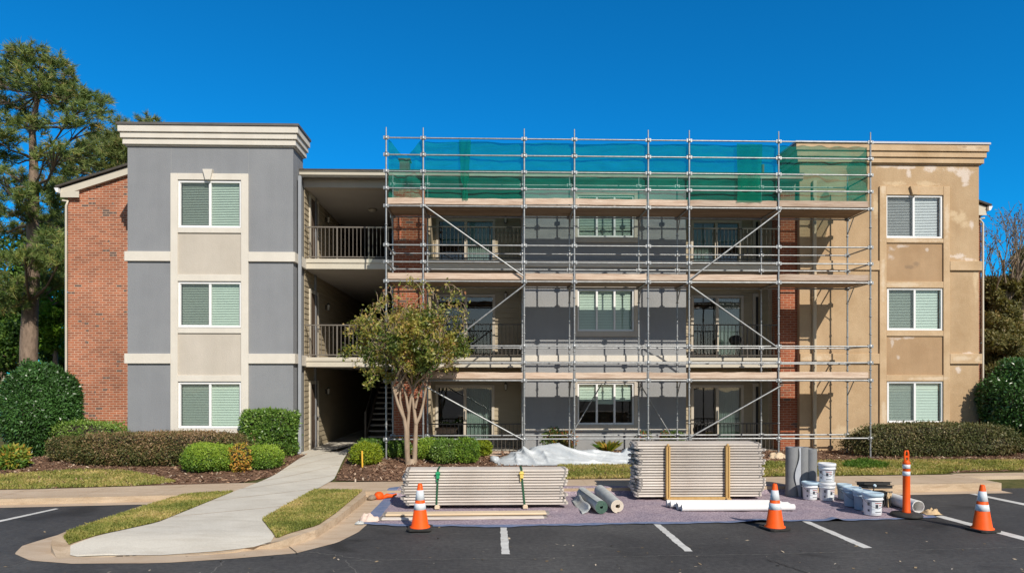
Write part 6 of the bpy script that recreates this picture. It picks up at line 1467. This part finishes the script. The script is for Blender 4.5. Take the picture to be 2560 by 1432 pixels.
pads = [(60, 135, 42, 18), (100, 150, 42, 20), (150, 162, 30, 18), (180, 188, 20, 16), (20, 165, 32, 22), (70, 190, 45, 22), (112, 203, 38, 20), (30, 215, 38, 22), (125, 228, 42, 22), (162, 212, 28, 18), (-20, 190, 30, 30), (-25, 250, 30, 30),
        (182, 232, 38, 17), (222, 245, 32, 15), (256, 248, 20, 14), (203, 272, 42, 15), (246, 276, 22, 10), (150, 258, 30, 16), (14, 258, 28, 18), (62, 300, 32, 24), (96, 312, 22, 16), (18, 300, 28, 14), (168, 303, 36, 12), (216, 312, 26, 10),
        (24, 342, 28, 20), (62, 268, 28, 14), (14, 392, 28, 22), (112, 388, 30, 15), (152, 370, 26, 12), (200, 378, 34, 14), (45, 442, 36, 24), (18, 472, 32, 26), (132, 422, 30, 12), (62, 492, 34, 20), (-25, 330, 30, 26), (-25, 430, 30, 30),
        (30, 522, 42, 26), (104, 540, 40, 16), (146, 562, 32, 16), (38, 574, 40, 22), (130, 622, 38, 20), (22, 642, 38, 20), (112, 662, 36, 18), (146, 700, 30, 18), (18, 705, 34, 22), (62, 640, 26, 14), (152, 604, 24, 18), (14, 762, 28, 18), (125, 480, 28, 14), (152, 520, 22, 14), (128, 585, 28, 14), (120, 700, 30, 18), (150, 650, 22, 16), (60, 745, 30, 18), (100, 600, 24, 14), (-25, 560, 30, 40), (-25, 680, 30, 40), (100, 470, 22, 10)]
pine('tall pine with a leaning trunk at the left edge', [(70, 930, 0), (72, 860, 0), (76, 760, 0), (84, 640, 0), (82, 560, .1), (85, 470, .1), (84, 400, .2), (80, 320, .2), (95, 240, .1), (100, 170, 0)], .33, 26.0, pads, 'l_pine', 112, .24, .0085, 3, 'pine trees')
pads2 = [(312, 312, 20, 9), (376, 303, 18, 9), (282, 340, 26, 12), (244, 345, 22, 12), (262, 378, 34, 14), (296, 398, 34, 14), (222, 412, 34, 12), (182, 428, 30, 12), (228, 366, 22, 12), (268, 420, 34, 12), (320, 345, 24, 14), (345, 325, 22, 10), (140, 455, 30, 14), (160, 500, 30, 18), (310, 370, 30, 14), (190, 400, 26, 12), (165, 465, 24, 14), (150, 545, 26, 16), (160, 600, 22, 16)]
pine('pine behind the brick wing showing above the grey tower', [(330, 900, 0), (328, 700, 0), (324, 520, 0), (322, 400, .1), (324, 320, .1)], .30, 34.0, pads2, 'l_pine2', 120, .30, .014, 8, 'pine trees')

# woodland trees behind, each with its own trunk and crown of leaf clumps
def leafy(lab, px, pyt, pyb, w, Y, mat, n, L, W, seed, name='tree', nb=26, grp='trees behind the building', gap=.0):
    random.seed(seed); zt = at(px, pyt, Y).z; zb = max(at(px, pyb, Y).z, .3); x = wx(px, Y); rw = w / 2 * Y / FPX
    root = thing(name, lab, 'tree', (x, Y, .2), grp); mb = MB(); tips = []; h = zt - .2
    mb.tube([(x, Y, .1), (x + random.uniform(-.2, .2), Y, .2 + h * .35), (x + random.uniform(-.3, .3), Y, .2 + h * .75)], [.02 * h + .05, .015 * h + .03, .02], 8, cap=False)
    cs = []
    for k in range(nb):
        q = Vector((random.gauss(0, 1), random.gauss(0, 1), random.gauss(0, 1))).normalized() * random.uniform(.35, .95) ** .6
        c = Vector((x + q.x * rw * .85, Y + q.y * rw * .7, (zt + zb) / 2 + q.z * (zt - zb) / 2 * .88)); cs.append((c, random.uniform(.24, .42) * rw)); s = Vector((x, Y, max(.4, min(zt - .5, c.z - .3 * rw)))); mb.tube([s, s.lerp(c, .6) + Vector((0, 0, .1)), c], [.05, .035, .012], 5, cap=False)
    mb.build('trunk', M['bark_pine'] if mat != 'l_brown' else M['twig'], root)
    Ps, Ns, Ts = [], [], []; per = n // nb
    for k, (c, r) in enumerate(cs):
        D = unit(rng.normal(0, 1, (per, 3))); rr = r * (.55 + .5 * rng.random(per)) * lumps(D, seed + k, amp=.16, f=3); Ps.append(np.array(c) + D * rr[:, None] * np.array([1.1, 1.1, .8])); Ns.append(unit(D + np.array([0, -.1, .3]))); Ts.append(np.clip(rng.normal(.42 + random.uniform(-.15, .18), .18, per), 0, 1))
    Pc, Nn, T = np.concatenate(Ps), np.concatenate(Ns), np.concatenate(Ts); k = Pc[:, 2] > .3
    quads_object('crown', leaf_quads(Pc[k], Nn[k], L, W, .8, .1), M[mat], root, T[k]); return root
W_ = 'l_wood'
leafy('dark woodland tree behind the tall pine at the far left', 10, 560, 940, 190, 36, W_, 14000, .22, .12, 21)
leafy('dark woodland tree between the tall pine and the brick wing', 120, 500, 900, 160, 38, W_, 13000, .22, .12, 22)
leafy('dark woodland tree beyond the left edge', -110, 520, 940, 200, 38, W_, 8000, .22, .12, 23)
leafy('bright green broadleaf tree low between the pine trunk and the brick wing', 132, 690, 900, 110, 30, 'l_bright', 11000, .16, .085, 24)
leafy('low dark understorey tree behind the big dome shrub', 50, 800, 960, 190, 31, W_, 9000, .18, .09, 25)
leafy('low dark understorey tree close behind the brick wing corner', 170, 760, 960, 120, 33, W_, 8000, .18, .09, 26)
leafy('dense browning tree close beside the tan tower at the right edge', 2492, 625, 1010, 120, 24.6, 'l_brown', 26000, .13, .06, 27, nb=34)
leafy('dense browning tree cut by the right edge of the picture', 2570, 570, 1000, 150, 26.0, 'l_brown', 24000, .13, .06, 31, nb=38)
leafy('low browning undergrowth tree in front of the taller ones beside the tan tower', 2510, 770, 1080, 130, 23.6, 'l_brown', 20000, .12, .055, 33, nb=30)
leafy('evergreen tree behind the bare branches at the right edge', 2580, 590, 900, 150, 34, W_, 9000, .2, .1, 28)
leafy('dark low tree in the gap beside the tan tower', 2490, 880, 1080, 130, 29, W_, 7000, .17, .08, 29)
random.seed(77); bt = thing('bare_tree', 'bare branched tree rising above the browning foliage at the right edge', 'tree', (wx(2512, 24.5), 24.5, .2), 'trees behind the building')
mb = MB(); tips = []; x = wx(2512, 24.5); zc = at(2512, 745, 24.5).z; mb.tube([(x, 24.5, .15), (x - .05, 24.5, zc * .5), (x, 24.5, zc)], [.16, .13, .10], 8, cap=False)
for k in range(9):
    a = Vector((random.gauss(0, .42), random.gauss(0, .4), 1)).normalized(); grow(mb, tips, Vector((x, 24.5, zc - random.uniform(0, 1.4))), a, .045, random.uniform(1.3, 1.8), 4, .5, .16, curve=.3, rmin=.006, kids=(2, 3))
mb.build('trunk', M['twig'], bt)
nl = 900; idx = rng.integers(0, len(tips), nl); Pc = np.array([tuple(tips[i][0]) for i in idx]) + rng.normal(0, .05, (nl, 3)); quads_object('crown', leaf_quads(Pc, unit(rng.normal(0, 1, (nl, 3))), .09, .04), M['l_brown'], bt)
